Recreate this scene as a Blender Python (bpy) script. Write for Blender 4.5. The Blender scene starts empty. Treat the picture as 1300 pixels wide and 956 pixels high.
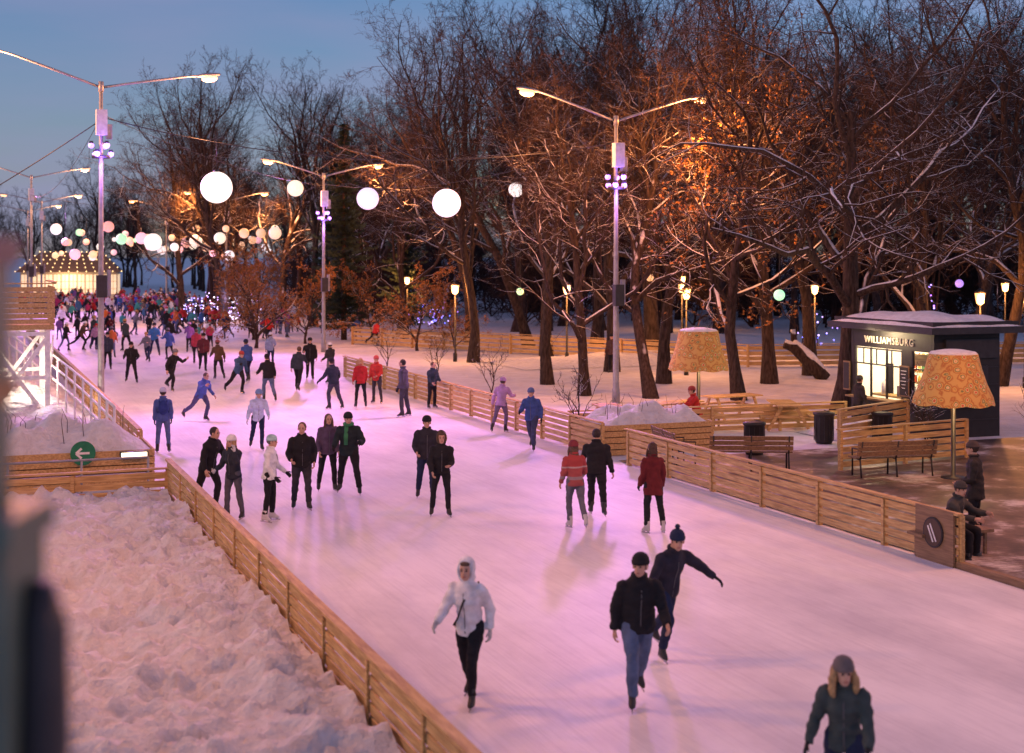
import bpy, math, random, time, collections
import numpy as np
from mathutils import Vector, Matrix, noise
T0=time.time()
scene=bpy.context.scene
COL=scene.collection
rad=math.radians
random.seed(7)
RA=rad(21.32); CA,SA=math.cos(RA),math.sin(RA)
def R(s,t,z=0.0):            # rink frame (s along the rink, t across it) -> world
    return Vector((t*CA-s*SA, t*SA+s*CA, z))

# ------------------------------------------------------------ materials
_mc={}
def nodes(name):
    m=bpy.data.materials.new(name); m.use_nodes=True
    nt=m.node_tree; b=nt.nodes['Principled BSDF']
    return m,nt,b
def mat(name,col,rough=0.7,metal=0.0,var=0.18,scale=6.0,bump=0.0,bscale=40.0,spec=0.4):
    key=(name,tuple(col))
    if key in _mc: return _mc[key]
    m,nt,b=nodes(name)
    tc=nt.nodes.new('ShaderNodeTexCoord')
    n=nt.nodes.new('ShaderNodeTexNoise'); n.inputs['Scale'].default_value=scale; n.inputs['Detail'].default_value=5
    nt.links.new(tc.outputs['Object'],n.inputs['Vector'])
    r=nt.nodes.new('ShaderNodeValToRGB')
    r.color_ramp.elements[0].position=0.3; r.color_ramp.elements[1].position=0.7
    r.color_ramp.elements[0].color=[c*(1-var) for c in col]+[1]
    r.color_ramp.elements[1].color=[min(1,c*(1+var)) for c in col]+[1]
    nt.links.new(n.outputs['Fac'],r.inputs['Fac']); nt.links.new(r.outputs['Color'],b.inputs['Base Color'])
    b.inputs['Roughness'].default_value=rough; b.inputs['Metallic'].default_value=metal
    b.inputs['Specular IOR Level'].default_value=spec
    if bump>0:
        n2=nt.nodes.new('ShaderNodeTexNoise'); n2.inputs['Scale'].default_value=bscale; n2.inputs['Detail'].default_value=4
        nt.links.new(tc.outputs['Object'],n2.inputs['Vector'])
        bp=nt.nodes.new('ShaderNodeBump'); bp.inputs['Strength'].default_value=bump; bp.inputs['Distance'].default_value=0.02
        nt.links.new(n2.outputs['Fac'],bp.inputs['Height']); nt.links.new(bp.outputs['Normal'],b.inputs['Normal'])
    _mc[key]=m
    return m
def emis(name,col,st,sample=False):
    key=(name,tuple(col),st)
    if key in _mc: return _mc[key]
    m,nt,b=nodes(name)
    b.inputs['Base Color'].default_value=(0.8,0.8,0.8,1)
    b.inputs['Emission Color'].default_value=(*col,1); b.inputs['Emission Strength'].default_value=st
    if not sample: m.cycles.emission_sampling='NONE'
    _mc[key]=m
    return m
def cloth(col): return mat('cloth_fabric',col,0.85,0,0.22,9,0.35,28,0.2)

def wood_mat(name,c1,c2):
    m,nt,b=nodes(name)
    tc=nt.nodes.new('ShaderNodeTexCoord')
    mp=nt.nodes.new('ShaderNodeMapping'); mp.inputs['Scale'].default_value=(9,1.1,14)
    n=nt.nodes.new('ShaderNodeTexNoise'); n.inputs['Scale'].default_value=2.2; n.inputs['Detail'].default_value=7
    nt.links.new(tc.outputs['Object'],mp.inputs['Vector']); nt.links.new(mp.outputs['Vector'],n.inputs['Vector'])
    r=nt.nodes.new('ShaderNodeValToRGB'); r.color_ramp.elements[0].position=0.32; r.color_ramp.elements[1].position=0.7
    r.color_ramp.elements[0].color=(*c1,1); r.color_ramp.elements[1].color=(*c2,1)
    nt.links.new(n.outputs['Fac'],r.inputs['Fac']); nt.links.new(r.outputs['Color'],b.inputs['Base Color'])
    b.inputs['Roughness'].default_value=0.7
    bp=nt.nodes.new('ShaderNodeBump'); bp.inputs['Strength'].default_value=0.3; bp.inputs['Distance'].default_value=0.01
    nt.links.new(n.outputs['Fac'],bp.inputs['Height']); nt.links.new(bp.outputs['Normal'],b.inputs['Normal'])
    return m
M_wood=wood_mat('pine_boards',(0.36,0.21,0.075),(0.66,0.45,0.19))
M_woodd=wood_mat('weathered_boards',(0.16,0.095,0.05),(0.30,0.19,0.10))

def snow_mat(name,sc=1.0,bd=0.12,col=(0.82,0.82,0.84)):
    m,nt,b=nodes(name)
    tc=nt.nodes.new('ShaderNodeTexCoord')
    n=nt.nodes.new('ShaderNodeTexNoise'); n.inputs['Scale'].default_value=1.6*sc; n.inputs['Detail'].default_value=9; n.inputs['Roughness'].default_value=0.62
    nt.links.new(tc.outputs['Object'],n.inputs['Vector'])
    r=nt.nodes.new('ShaderNodeValToRGB'); r.color_ramp.elements[0].position=0.3; r.color_ramp.elements[1].position=0.62
    r.color_ramp.elements[0].color=(col[0]*0.8,col[1]*0.78,col[2]*0.77,1); r.color_ramp.elements[1].color=(*col,1)
    nt.links.new(n.outputs['Fac'],r.inputs['Fac']); nt.links.new(r.outputs['Color'],b.inputs['Base Color'])
    b.inputs['Roughness'].default_value=0.75; b.inputs['Specular IOR Level'].default_value=0.25
    bp=nt.nodes.new('ShaderNodeBump'); bp.inputs['Strength'].default_value=0.9; bp.inputs['Distance'].default_value=bd
    nt.links.new(n.outputs['Fac'],bp.inputs['Height']); nt.links.new(bp.outputs['Normal'],b.inputs['Normal'])
    return m
M_snow=snow_mat('snow',1.0,.12,(.72,.73,.77))
M_snow2=snow_mat('trampled_snow',3.0,0.2)
M_snowcap=snow_mat('snow_cap',4,0.05)

def ice_mat():
    m,nt,b=nodes('skated_ice')
    tc=nt.nodes.new('ShaderNodeTexCoord')
    mp=nt.nodes.new('ShaderNodeMapping'); mp.inputs['Scale'].default_value=(1.0,0.45,1)
    nt.links.new(tc.outputs['Object'],mp.inputs['Vector'])
    n=nt.nodes.new('ShaderNodeTexNoise'); n.inputs['Scale'].default_value=0.45; n.inputs['Detail'].default_value=10; n.inputs['Roughness'].default_value=0.66
    nt.links.new(mp.outputs['Vector'],n.inputs['Vector'])
    def scr(rot,sc,seed):
        mp2=nt.nodes.new('ShaderNodeMapping'); mp2.inputs['Scale'].default_value=(sc,0.22,1); mp2.inputs['Rotation'].default_value=(0,0,rad(rot)); mp2.inputs['Location'].default_value=(seed,seed,0)
        nt.links.new(tc.outputs['Object'],mp2.inputs['Vector'])
        n2=nt.nodes.new('ShaderNodeTexNoise'); n2.inputs['Scale'].default_value=1.8; n2.inputs['Detail'].default_value=5; n2.inputs['Distortion'].default_value=1.2
        nt.links.new(mp2.outputs['Vector'],n2.inputs['Vector']); return n2
    a=scr(12,8,0); c=scr(-17,7,5)
    mn=nt.nodes.new('ShaderNodeMath'); mn.operation='MINIMUM'; nt.links.new(a.outputs['Fac'],mn.inputs[0]); nt.links.new(c.outputs['Fac'],mn.inputs[1])
    r=nt.nodes.new('ShaderNodeValToRGB'); r.color_ramp.elements[0].position=0.34; r.color_ramp.elements[1].position=0.60
    r.color_ramp.elements[0].color=(0.60,0.60,0.65,1); r.color_ramp.elements[1].color=(0.84,0.84,0.87,1)
    nt.links.new(n.outputs['Fac'],r.inputs['Fac'])
    mx=nt.nodes.new('ShaderNodeMix'); mx.data_type='RGBA'; mx.blend_type='MULTIPLY'; mx.inputs[0].default_value=0.3
    r2=nt.nodes.new('ShaderNodeValToRGB'); r2.color_ramp.elements[0].position=0.34; r2.color_ramp.elements[1].position=0.47
    r2.color_ramp.elements[0].color=(0.74,0.74,0.78,1); r2.color_ramp.elements[1].color=(1,1,1,1)
    nt.links.new(mn.outputs[0],r2.inputs['Fac'])
    nt.links.new(r.outputs['Color'],mx.inputs[6]); nt.links.new(r2.outputs['Color'],mx.inputs[7])
    nt.links.new(mx.outputs[2],b.inputs['Base Color'])
    b.inputs['Roughness'].default_value=0.5; b.inputs['Specular IOR Level'].default_value=0.2
    bp=nt.nodes.new('ShaderNodeBump'); bp.inputs['Strength'].default_value=0.25; bp.inputs['Distance'].default_value=0.02
    nt.links.new(mn.outputs[0],bp.inputs['Height']); nt.links.new(bp.outputs['Normal'],b.inputs['Normal'])
    return m
M_ice=ice_mat()

def bark_mat(name,col,snow):
    m,nt,b=nodes(name)
    tc=nt.nodes.new('ShaderNodeTexCoord')
    mp=nt.nodes.new('ShaderNodeMapping'); mp.inputs['Scale'].default_value=(5,5,1.2)
    nt.links.new(tc.outputs['Object'],mp.inputs['Vector'])
    n=nt.nodes.new('ShaderNodeTexNoise'); n.inputs['Scale'].default_value=3; n.inputs['Detail'].default_value=6
    nt.links.new(mp.outputs['Vector'],n.inputs['Vector'])
    r=nt.nodes.new('ShaderNodeValToRGB'); r.color_ramp.elements[0].position=0.35; r.color_ramp.elements[1].position=0.68
    r.color_ramp.elements[0].color=(col[0]*.5,col[1]*.5,col[2]*.5,1); r.color_ramp.elements[1].color=(col[0]*1.5,col[1]*1.5,col[2]*1.5,1)
    nt.links.new(n.outputs['Fac'],r.inputs['Fac'])
    b.inputs['Roughness'].default_value=0.9; b.inputs['Specular IOR Level'].default_value=0.15
    if snow>0:
        g=nt.nodes.new('ShaderNodeNewGeometry'); sx=nt.nodes.new('ShaderNodeSeparateXYZ')
        nt.links.new(g.outputs['Normal'],sx.inputs[0])
        n3=nt.nodes.new('ShaderNodeTexNoise'); n3.inputs['Scale'].default_value=1.3
        nt.links.new(tc.outputs['Object'],n3.inputs['Vector'])
        ad=nt.nodes.new('ShaderNodeMath'); ad.operation='ADD'
        nt.links.new(sx.outputs['Z'],ad.inputs[0]); nt.links.new(n3.outputs['Fac'],ad.inputs[1])
        cr=nt.nodes.new('ShaderNodeMapRange'); cr.inputs['From Min'].default_value=1.32-snow; cr.inputs['From Max'].default_value=1.42-snow
        nt.links.new(ad.outputs[0],cr.inputs['Value'])
        mx=nt.nodes.new('ShaderNodeMix'); mx.data_type='RGBA'; mx.inputs[7].default_value=(0.75,0.75,0.78,1)
        nt.links.new(cr.outputs['Result'],mx.inputs[0]); nt.links.new(r.outputs['Color'],mx.inputs[6])
        nt.links.new(mx.outputs[2],b.inputs['Base Color'])
    else:
        nt.links.new(r.outputs['Color'],b.inputs['Base Color'])
    bp=nt.nodes.new('ShaderNodeBump'); bp.inputs['Strength'].default_value=0.6; bp.inputs['Distance'].default_value=0.03
    nt.links.new(n.outputs['Fac'],bp.inputs['Height']); nt.links.new(bp.outputs['Normal'],b.inputs['Normal'])
    return m
M_bark=bark_mat('snowy_bark',(0.055,0.038,0.030),0.30)
M_twig=bark_mat('twig_bark',(0.070,0.040,0.026),0.0)
M_leaf=mat('dry_leaves',(0.34,0.15,0.04),0.8,0,0.5,3)
M_needle=mat('spruce_needles',(0.035,0.055,0.035),0.8,0,0.5,3)
M_metal=mat('galvanised_steel',(0.30,0.31,0.34),0.5,0.3)
M_white=mat('white_paint',(0.75,0.75,0.74),0.5)
M_black=mat('black_paint',(0.02,0.02,0.022),0.55)
M_dark=mat('dark_metal',(0.04,0.04,0.045),0.45,0.3)
M_lampw=emis('sodium_lamp_glow',(1.0,0.42,0.14),2.4)
M_skin=mat('skin',(0.55,0.33,0.24),0.55,0,0.08,12)
M_lips=mat('lips',(0.36,0.12,0.10),0.5)
M_eye=mat('eye_dark',(0.03,0.022,0.02),0.3)
M_steel=mat('skate_blade',(0.5,0.5,0.52),0.25,0.9)

# ------------------------------------------------------------ mesh builder
class MB:
    def __init__(s): s.V=[];s.F=[];s.M=[];s.S=[];s.mats=[]
    def mi(s,m):
        if m not in s.mats: s.mats.append(m)
        return s.mats.index(m)
    def add(s,vs,fs,m,smooth=True):
        o=len(s.V); s.V.extend([tuple(v) for v in vs]); k=s.mi(m)
        for f in fs: s.F.append(tuple(i+o for i in f)); s.M.append(k); s.S.append(smooth)
    def box(s,c,size,m,rot=None):
        c=Vector(c); vs=[]
        for z in(-.5,.5):
            for x,y in((-.5,-.5),(.5,-.5),(.5,.5),(-.5,.5)):
                v=Vector((x*size[0],y*size[1],z*size[2]))
                if rot is not None: v=rot@v
                vs.append(c+v)
        s.add(vs,[(3,2,1,0),(4,5,6,7),(0,1,5,4),(1,2,6,5),(2,3,7,6),(3,0,4,7)],m,False)
    def bar(s,a,b,w,h,m):
        a=Vector(a);b=Vector(b);d=b-a;L=d.length
        q=d.to_track_quat('Y','Z').to_matrix()
        s.box((a+b)/2,(w,L,h),m,q)
    def loft(s,rings,m,n=12,smooth=True):
        vs=[];fs=[]
        for c,a,b in rings:
            for i in range(n):
                t=2*math.pi*i/n
                vs.append(Vector(c)+Vector(a)*math.cos(t)+Vector(b)*math.sin(t))
        k=len(rings)
        for j in range(k-1):
            for i in range(n):
                i2=(i+1)%n
                fs.append((j*n+i,j*n+i2,(j+1)*n+i2,(j+1)*n+i))
        fs.append(tuple(reversed(range(n)))); fs.append(tuple((k-1)*n+i for i in range(n)))
        s.add(vs,fs,m,smooth)
    def tube(s,pts,rs,m,n=8):
        pts=[Vector(p) for p in pts]
        if not hasattr(rs,'__len__'): rs=[rs]*len(pts)
        rings=[];ref=None
        for i,p in enumerate(pts):
            d=(pts[min(i+1,len(pts)-1)]-pts[max(i-1,0)]).normalized()
            if ref is None:
                ref=Vector((1,0,0)) if abs(d.x)<0.8 else Vector((0,1,0))
            a=(ref-d*ref.dot(d)).normalized(); ref=a; b=d.cross(a)
            rings.append((p,a*rs[i],b*rs[i]))
        s.loft(rings,m,n)
    def ell(s,c,r,m,rot=None,nu=12,nv=8):
        c=Vector(c);rings=[]
        for j in range(nv+1):
            th=math.pi*j/nv
            th=min(max(th,0.06),math.pi-0.06)
            z=-math.cos(th); q=math.sin(th)
            a=Vector((r[0]*q,0,0));b=Vector((0,r[1]*q,0));o=Vector((0,0,r[2]*z))
            if rot is not None: a=rot@a;b=rot@b;o=rot@o
            rings.append((c+o,a,b))
        s.loft(rings,m,nu)
    def mesh(s,name):
        me=bpy.data.meshes.new(name); me.from_pydata(s.V,[],s.F)
        for m in s.mats: me.materials.append(m)
        me.polygons.foreach_set('material_index',s.M); me.polygons.foreach_set('use_smooth',s.S)
        me.update(); return me
    def build(s,name,loc=(0,0,0),rz=0.0,parent=None):
        o=bpy.data.objects.new(name,s.mesh(name)); COL.objects.link(o)
        o.location=loc; o.rotation_euler=(0,0,rz)
        if parent: o.parent=parent
        return o
def empty(name,loc=(0,0,0),rz=0.0):
    e=bpy.data.objects.new(name,None); COL.objects.link(e); e.location=loc; e.rotation_euler=(0,0,rz); e.empty_display_size=0.2
    return e
def light(name,kind,loc,energy,col,parent=None,size=0.2,spot=None,target=None,blend=0.5):
    l=bpy.data.lights.new(name,kind); l.energy=energy; l.color=col
    if kind in('POINT','SPOT'): l.shadow_soft_size=size
    if spot: l.spot_size=rad(spot); l.spot_blend=blend
    o=bpy.data.objects.new(name,l); COL.objects.link(o); o.location=loc
    if parent: o.parent=parent
    if target is not None:
        o.rotation_euler=(Vector(target)-Vector(loc)).to_track_quat('-Z','Y').to_euler()
    return o

def remesh(src,voxel,dst,m,fold=0.0,seed=0,iters=4):
    me=src.mesh('tmp'); o=bpy.data.objects.new('tmp',me); COL.objects.link(o)
    md=o.modifiers.new('r','REMESH'); md.mode='VOXEL'; md.voxel_size=voxel
    sm=o.modifiers.new('s','SMOOTH'); sm.iterations=iters; sm.factor=0.5
    dg=bpy.context.evaluated_depsgraph_get()
    ev=o.evaluated_get(dg); e=ev.to_mesh()
    n=len(e.vertices); co=np.empty(n*3); e.vertices.foreach_get('co',co); co=co.reshape(-1,3)
    if fold>0:
        no=np.empty(n*3); e.vertices.foreach_get('normal',no); no=no.reshape(-1,3)
        rs=np.random.RandomState(seed); d=np.zeros(n)
        for k in range(7):
            w=rs.randn(3)*np.array([16,16,30]); d+=np.sin(co@w+rs.rand()*6+1.5*np.sin(co[:,2]*9+k))
        co=co+no*(d*fold/4)[:,None]
    fs=[tuple(p.vertices) for p in e.polygons]
    ev.to_mesh_clear()
    bpy.data.objects.remove(o); bpy.data.meshes.remove(me)
    dst.add(co.tolist(),fs,m,True)

# ------------------------------------------------------------ people
POSES={
'stand':dict(lean=3,l=(5,8,4),r=(-4,5,5),al=(5,10,22,.1),ar=(0,11,28,.1)),
'chat':dict(lean=4,l=(6,8,5),r=(-2,6,6),al=(10,12,60,.5),ar=(8,14,35,.3)),
'glide':dict(lean=14,l=(26,34,1),r=(-16,22,6),al=(22,14,38,.15),ar=(-20,16,30,0)),
'walk':dict(lean=8,l=(23,22,0),r=(-16,22,1),al=(-22,12,22,.1),ar=(22,12,38,.2)),
'push':dict(lean=22,l=(36,50,0),r=(-30,26,14),al=(-34,24,26,0),ar=(38,18,48,.15)),
'armsout':dict(lean=9,l=(16,22,5),r=(-6,12,7),al=(12,30,30,.1),ar=(10,34,26,0)),
'wide':dict(lean=9,l=(18,24,11),r=(-13,18,10),al=(0,22,76,.55),ar=(16,18,44,.2)),
'pockets':dict(lean=4,l=(10,12,3),r=(-6,8,4),al=(-14,16,58,.35),ar=(-14,16,58,.35)),
'face':dict(lean=5,l=(6,8,4),r=(-3,6,4),al=(8,12,40,.3),ar=(48,18,118,.35)),
'reach':dict(lean=18,l=(30,44,1),r=(-22,30,8),al=(-12,20,30,0),ar=(12,50,14,0)),
'sit':dict(lean=14,l=(82,88,8),r=(78,80,10),al=(45,10,40,.3),ar=(40,12,45,.3)),
}
def ldir(f,a,side):
    f=rad(f);a=rad(a); return Vector((side*math.sin(a),math.sin(f)*math.cos(a),-math.cos(f)*math.cos(a)))
def figure(pose='stand',fem=False,top=(0.02,0.02,0.025),pants=(0.02,0.02,0.03),hat=None,hair=(0.05,0.03,0.02),longhair=False,hood=None,fur=None,
           coat=0.0,glove=None,boots=(0.03,0.03,0.03),scarf=None,pack=None,bag=None,mirror=False,turn=0,voxel=0.024,seed=1,pom=False,topmat=None,skates=True,fine=True,puff=1.1,nod=0,bighair=1.0):
    P=dict(POSES[pose]); jr=random.Random(seed*13+5)
    def J(t,a): return (t[0]+jr.uniform(-a,a),t[1]+jr.uniform(0,a)*.7,t[2]+jr.uniform(-a*.2,a*.3))+tuple(t[3:])
    L,Rr=J(P['l'],5),J(P['r'],5)
    AL,AR=P['al'],P['ar']
    AL=(AL[0]+jr.uniform(-12,12),AL[1]+jr.uniform(-3,4),AL[2]+jr.uniform(-8,20),AL[3]); AR=(AR[0]+jr.uniform(-12,12),AR[1]+jr.uniform(-3,4),AR[2]+jr.uniform(-8,20),AR[3])
    if pose=='sit': L,Rr=P['l'],P['r']
    if mirror: L,Rr=Rr,L; AL,AR=AR,AL
    out=MB(); b=0.92 if fem else 1.02
    if fem: puff=puff*.97
    topm=topmat or cloth(top); pm=cloth(pants); bm=mat('skate_boot',boots,0.45)
    gm=cloth(glove) if glove else M_skin
    ln=rad(P['lean']); up=Vector((0,math.sin(ln),math.cos(ln))); fw=Vector((0,math.cos(ln),-math.sin(ln))); X=Vector((1,0,0))
    hips={};feet=[]
    pel=Vector((0,0,0))
    for side,g in((-1,L),(1,Rr)):
        h=pel+X*side*0.092
        k=h+ldir(g[0],g[2],side)*0.43
        a=k+ldir(g[0]-g[1],g[2]*0.8,side)*0.40
        pt=0.6*min(0.0,rad(g[0]-g[1])) if pose!='sit' else 0.0
        f=Vector((side*0.22,math.cos(pt),math.sin(pt))).normalized(); u=Vector((0,-math.sin(pt),math.cos(pt)))
        hips[side]=(h,k,a,f,u); feet.append((a-u*0.14).z); feet.append((a-u*0.14+f*0.15).z)
    off=-min(feet)
    if pose=='sit': off=0.50
    O=Vector((0,0,off))
    low=MB(); dm=pm
    for side in(-1,1):
        h,k,a,f,u=[v for v in hips[side]]
        h=h+O;k=k+O;a=a+O
        th=1.10 if not fem else 1.0
        low.tube([h+(h-k)*0.12,h,h.lerp(k,.35),h.lerp(k,.75),k,k.lerp(a,.3),k.lerp(a,.7),a.lerp(k,0.02)],
                 [0.075,0.100*th,0.094*th,0.074*th,0.064*th,0.067*th,0.058*th,0.056*th],dm,10)
        out.loft([(a+u*0.10-f*0.005,X*0.048,f*0.055),(a+u*0.03-f*0.01,X*0.046,f*0.06),(a-u*0.03+f*0.01,X*0.044,f*0.085),(a-u*0.065+f*0.04,X*0.045,f*0.115),(a-u*0.092+f*0.042,X*0.043,f*0.125)],bm,10)
        if skates:
            q=Matrix((X,f,X.cross(f))).transposed()
            out.box(a-u*0.128+f*0.045,(0.007,0.27,0.022),M_steel,q)
            out.box(a-u*0.105-f*0.03,(0.02,0.05,0.03),M_steel,q); out.box(a-u*0.105+f*0.11,(0.02,0.05,0.03),M_steel,q)
    low.ell(O+Vector((0,-0.005,0.03)),(0.162*b,0.12,0.14),dm)
    remesh(low,voxel*0.9,out,pm,0.008,seed)
    sp=O+Vector((0,0,0.02)); tb=MB()
    def rg(z,w,d,yo=0.0): return (sp+up*z+fw*yo,X*w*b,fw*d)
    pf=puff
    rings=[]
    if coat>0:
        yo=(ldir(L[0],0,1)+ldir(Rr[0],0,1)).y*0.2*coat/0.35
        dn=Vector((0,0,-1))
        rings.append((O+dn*(coat)+Vector((0,yo,0)),X*0.215*b,Vector((0,0.18,0))))
        rings.append((O+dn*(coat*.5)+Vector((0,yo*.5,0)),X*0.205*b,Vector((0,0.165,0))))
        rings.append(rg(-0.04,0.20,0.15))
    else:
        rings.append(rg(-0.13,0.180*pf,0.138*pf)); rings.append(rg(-0.06,0.186*pf,0.142*pf))
    wst=0.168 if not fem else 0.152
    rings+= [rg(0.06,(wst+.008)*pf,0.130*pf),rg(0.17,wst*pf,0.124*pf),rg(0.29,0.180*pf,0.132*pf,0.008 if not fem else 0.02),rg(0.39,0.192*pf,0.124*pf),rg(0.45,0.170*pf,0.104*pf),rg(0.50,0.105,0.086),rg(0.545,0.074,0.074)]
    tb.loft(rings,topm,16)
    hands=[]
    for side,g in((-1,AL),(1,AR)):
        sh=sp+up*0.415+X*side*0.182*b
        d1=ldir(g[0]+P['lean']*0.5,g[1],side); e=sh+d1*0.285
        d2=ldir(g[0]+g[2]+P['lean']*0.5,g[1]*0.8,side); d2.x-=side*g[3]; d2.normalize(); w=e+d2*0.245
        tb.tube([sh-d1*0.03-X*side*0.03,sh,sh.lerp(e,.5),e,e.lerp(w,.4),w],[0.066,0.076*pf,0.068*pf,0.060*pf,0.056*pf,0.045*pf],topm,10)
        hands.append((w,d2,side,d1))
    remesh(tb,voxel,out,topm,0.011*pf,seed+5)
    for w,d,side,d1 in hands:
        wd=(fw-d*fw.dot(d))
        wd=wd.normalized() if wd.length>0.2 else (up-d*up.dot(d)).normalized()
        th=d.cross(wd).normalized()
        inn=-X*side
        if th.dot(inn)<0: th=-th
        out.loft([(w-d*0.02,wd*0.026,th*0.022),(w+d*0.02,wd*0.034,th*0.02),(w+d*0.06,wd*0.042,th*0.018),(w+d*0.095,wd*0.040,th*0.015)],gm,8)
        if fine:
            for i,(o_,l_) in enumerate(((0.031,0.070),(0.011,0.078),(-0.010,0.073),(-0.030,0.058))):
                p0=w+d*0.085+wd*o_; p1=p0+(d*0.85+th*0.35).normalized()*l_*0.55; p2=p1+(d*0.45+th*0.85).normalized()*l_*0.5
                out.tube([p0,p1,p2],[0.0105,0.0095,0.0075],gm,6)
            p0=w+d*0.03+wd*0.03; p1=p0+(wd*0.75+d*0.6+th*0.2).normalized()*0.04; p2=p1+(d*0.9+wd*0.15+th*0.35).normalized()*0.033
            out.tube([p0,p1,p2],[0.013,0.011,0.009],gm,6)
    nk=sp+up*0.51; hc=nk+up*0.140+fw*0.028
    Rm=Matrix.Rotation(rad(turn),3,'Z')@Matrix.Rotation(rad(-P['lean']*0.3-nod),3,'X')
    def H(x,y,z): return hc+Rm@Vector((x,y,z))
    hb=MB()
    hb.tube([nk-up*0.03,nk+up*0.06,hc-up*0.03],[0.060*b,0.056*b,0.06],M_skin,10)
    hb.ell(H(0,-0.012,0.022),(0.077,0.097,0.098),M_skin,Rm,14,10)
    hb.ell(H(0,0.024,-0.045),(0.058,0.066,0.078),M_skin,Rm,12,8)
    hb.ell(H(0,0.052,-0.092),(0.028,0.030,0.026),M_skin,Rm,8,6)
    hb.tube([H(0,0.083,0.02),H(0,0.103,-0.02),H(0,0.088,-0.032)],[0.010,0.015,0.012],M_skin,8)
    if fine:
        remesh(hb,0.012 if voxel<0.02 else 0.016,out,M_skin,0,0,2)
        for sx in(-1,1):
            out.ell(H(sx*0.078,-0.002,-0.008),(0.011,0.022,0.032),M_skin,Rm,8,6)
            out.ell(H(sx*0.030,0.080,0.008),(0.015,0.010,0.009),M_eye,Rm,8,6)
            out.ell(H(sx*0.031,0.083,0.030),(0.020,0.008,0.005),cloth(hair),Rm,8,4)
        out.ell(H(0,0.083,-0.064),(0.023,0.010,0.008),M_lips,Rm,8,5)
    else:
        o0=len(out.V); out.V.extend(hb.V); k=out.mi(M_skin)
        for f in hb.F: out.F.append(tuple(i+o0 for i in f)); out.M.append(k); out.S.append(True)
    hm=mat('hair',hair,0.6,0,0.35,30,0.8,60)
    if hood is None:
        out.ell(H(0,-0.030,0.030),(0.089,0.100,0.102),hm,Rm,14,10)
        if longhair:
            g_=bighair
            hh=MB()
            hh.loft([(H(0,-0.06,0.04),Rm@X*0.085*g_,Rm@Vector((0,0.06,0))),(H(0,-0.07,-0.06),Rm@X*0.09*g_,Rm@Vector((0,0.055*g_,0))),(H(0,-0.075,-0.16),Rm@X*0.085*g_,Rm@Vector((0,0.045*g_,0))),(H(0,-0.085,-0.25),Rm@X*0.06*g_,Rm@Vector((0,0.03,0)))],hm,12)
            for sx in(-1,1):
                hh.tube([H(sx*0.07,0.0,0.04),H(sx*0.085*g_,0.015,-0.05),H(sx*0.088*g_,0.02,-0.15),H(sx*0.075*g_,0.03,-0.23)],[0.025,0.030*g_,0.030*g_,0.014],hm,8)
            if fine: remesh(hh,0.014,out,hm,0.008,seed,2)
            else:
                o0=len(out.V); out.V.extend(hh.V); k=out.mi(hm)
                for f in hh.F: out.F.append(tuple(i+o0 for i in f)); out.M.append(k); out.S.append(True)
    else:
        hd=MB()
        hd.ell(H(0,-0.052,0.028),(0.112,0.112,0.130),topm,Rm,14,10)
        hd.ell(H(0,-0.055,-0.09),(0.105,0.095,0.09),topm,Rm,12,8)
        remesh(hd,voxel*0.8,out,cloth(hood),0.006,seed+9)
        ring=[H(0.088*math.sin(t),0.030-0.02*abs(math.cos(t)),0.0+0.118*math.cos(t)) for t in [2*math.pi*i/16 for i in range(17)]]
        out.tube(ring,0.026 if fur else 0.016,cloth(fur or hood),8)
        out.ell(H(0,0.035,0.078),(0.062,0.045,0.030),hm,Rm,10,6)
    if hat:
        cm=cloth(hat)
        rr=[]
        for z,q in((0.012,1.0),(0.045,1.06),(0.048,1.01),(0.085,0.94),(0.118,0.72),(0.137,0.40),(0.143,0.08)):
            rr.append((H(0,-0.018,z+0.012),Rm@X*0.098*q,Rm@Vector((0,0.115*q,0))))
        out.loft(rr,cm,16)
        if pom: out.ell(H(0,-0.02,0.185),(0.035,0.035,0.035),cm,None,10,7)
    if scarf:
        sm_=cloth(scarf)
        pts=[nk+up*0.03+X*0.085*math.cos(t)+fw*(0.09*math.sin(t)+0.01) for t in [2*math.pi*i/12 for i in range(13)]]
        out.tube(pts,0.036,sm_,8)
        out.loft([(nk+fw*0.09+X*0.03,X*0.04,fw*0.02),(sp+up*0.3+fw*0.155+X*0.04,X*0.045,fw*0.015),(sp+up*0.12+fw*0.15+X*0.045,X*0.04,fw*0.012)],sm_,8)
    if hood is None and not scarf:
        pts=[nk+up*0.025+X*0.072*math.cos(t)+fw*(0.075*math.sin(t)) for t in [2*math.pi*i/12 for i in range(13)]]
        out.tube(pts,0.026,topm,8)
    if fine and not scarf and not pack:
        zm=mat('zip',(.12,.12,.13),.5,.3)
        out.tube([sp+up*(-.08)+fw*(.140*pf),sp+up*.06+fw*(.130*pf),sp+up*.17+fw*(.124*pf),sp+up*.29+fw*((.138 if not fem else .150)*pf),sp+up*.40+fw*(.122*pf)],.006,zm,6)
    if pack:
        pk=MB(); pk.ell(sp+up*0.25-fw*0.19,(0.14,0.09,0.21),topm)
        remesh(pk,0.02,out,cloth(pack),0.006,seed)
        for sx in(-1,1): out.tube([sp+up*0.40-fw*0.13+X*sx*0.1,sp+up*0.485+X*sx*0.1,sp+up*0.36+fw*0.145+X*sx*0.1,sp+up*0.15+fw*0.12+X*sx*0.14,sp+up*0.12-fw*0.12+X*sx*0.14],0.016,cloth(pack),6)
    if bag:
        out.tube([sp+up*0.47-X*.11,sp+up*.3+fw*.168,sp+up*.1+fw*.16+X*.08,sp+up*.0+fw*.13+X*.15,sp+up*.1-fw*.15+X*.08,sp+up*.47-fw*.1-X*.10],.012,cloth(bag),6)
    return out
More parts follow.
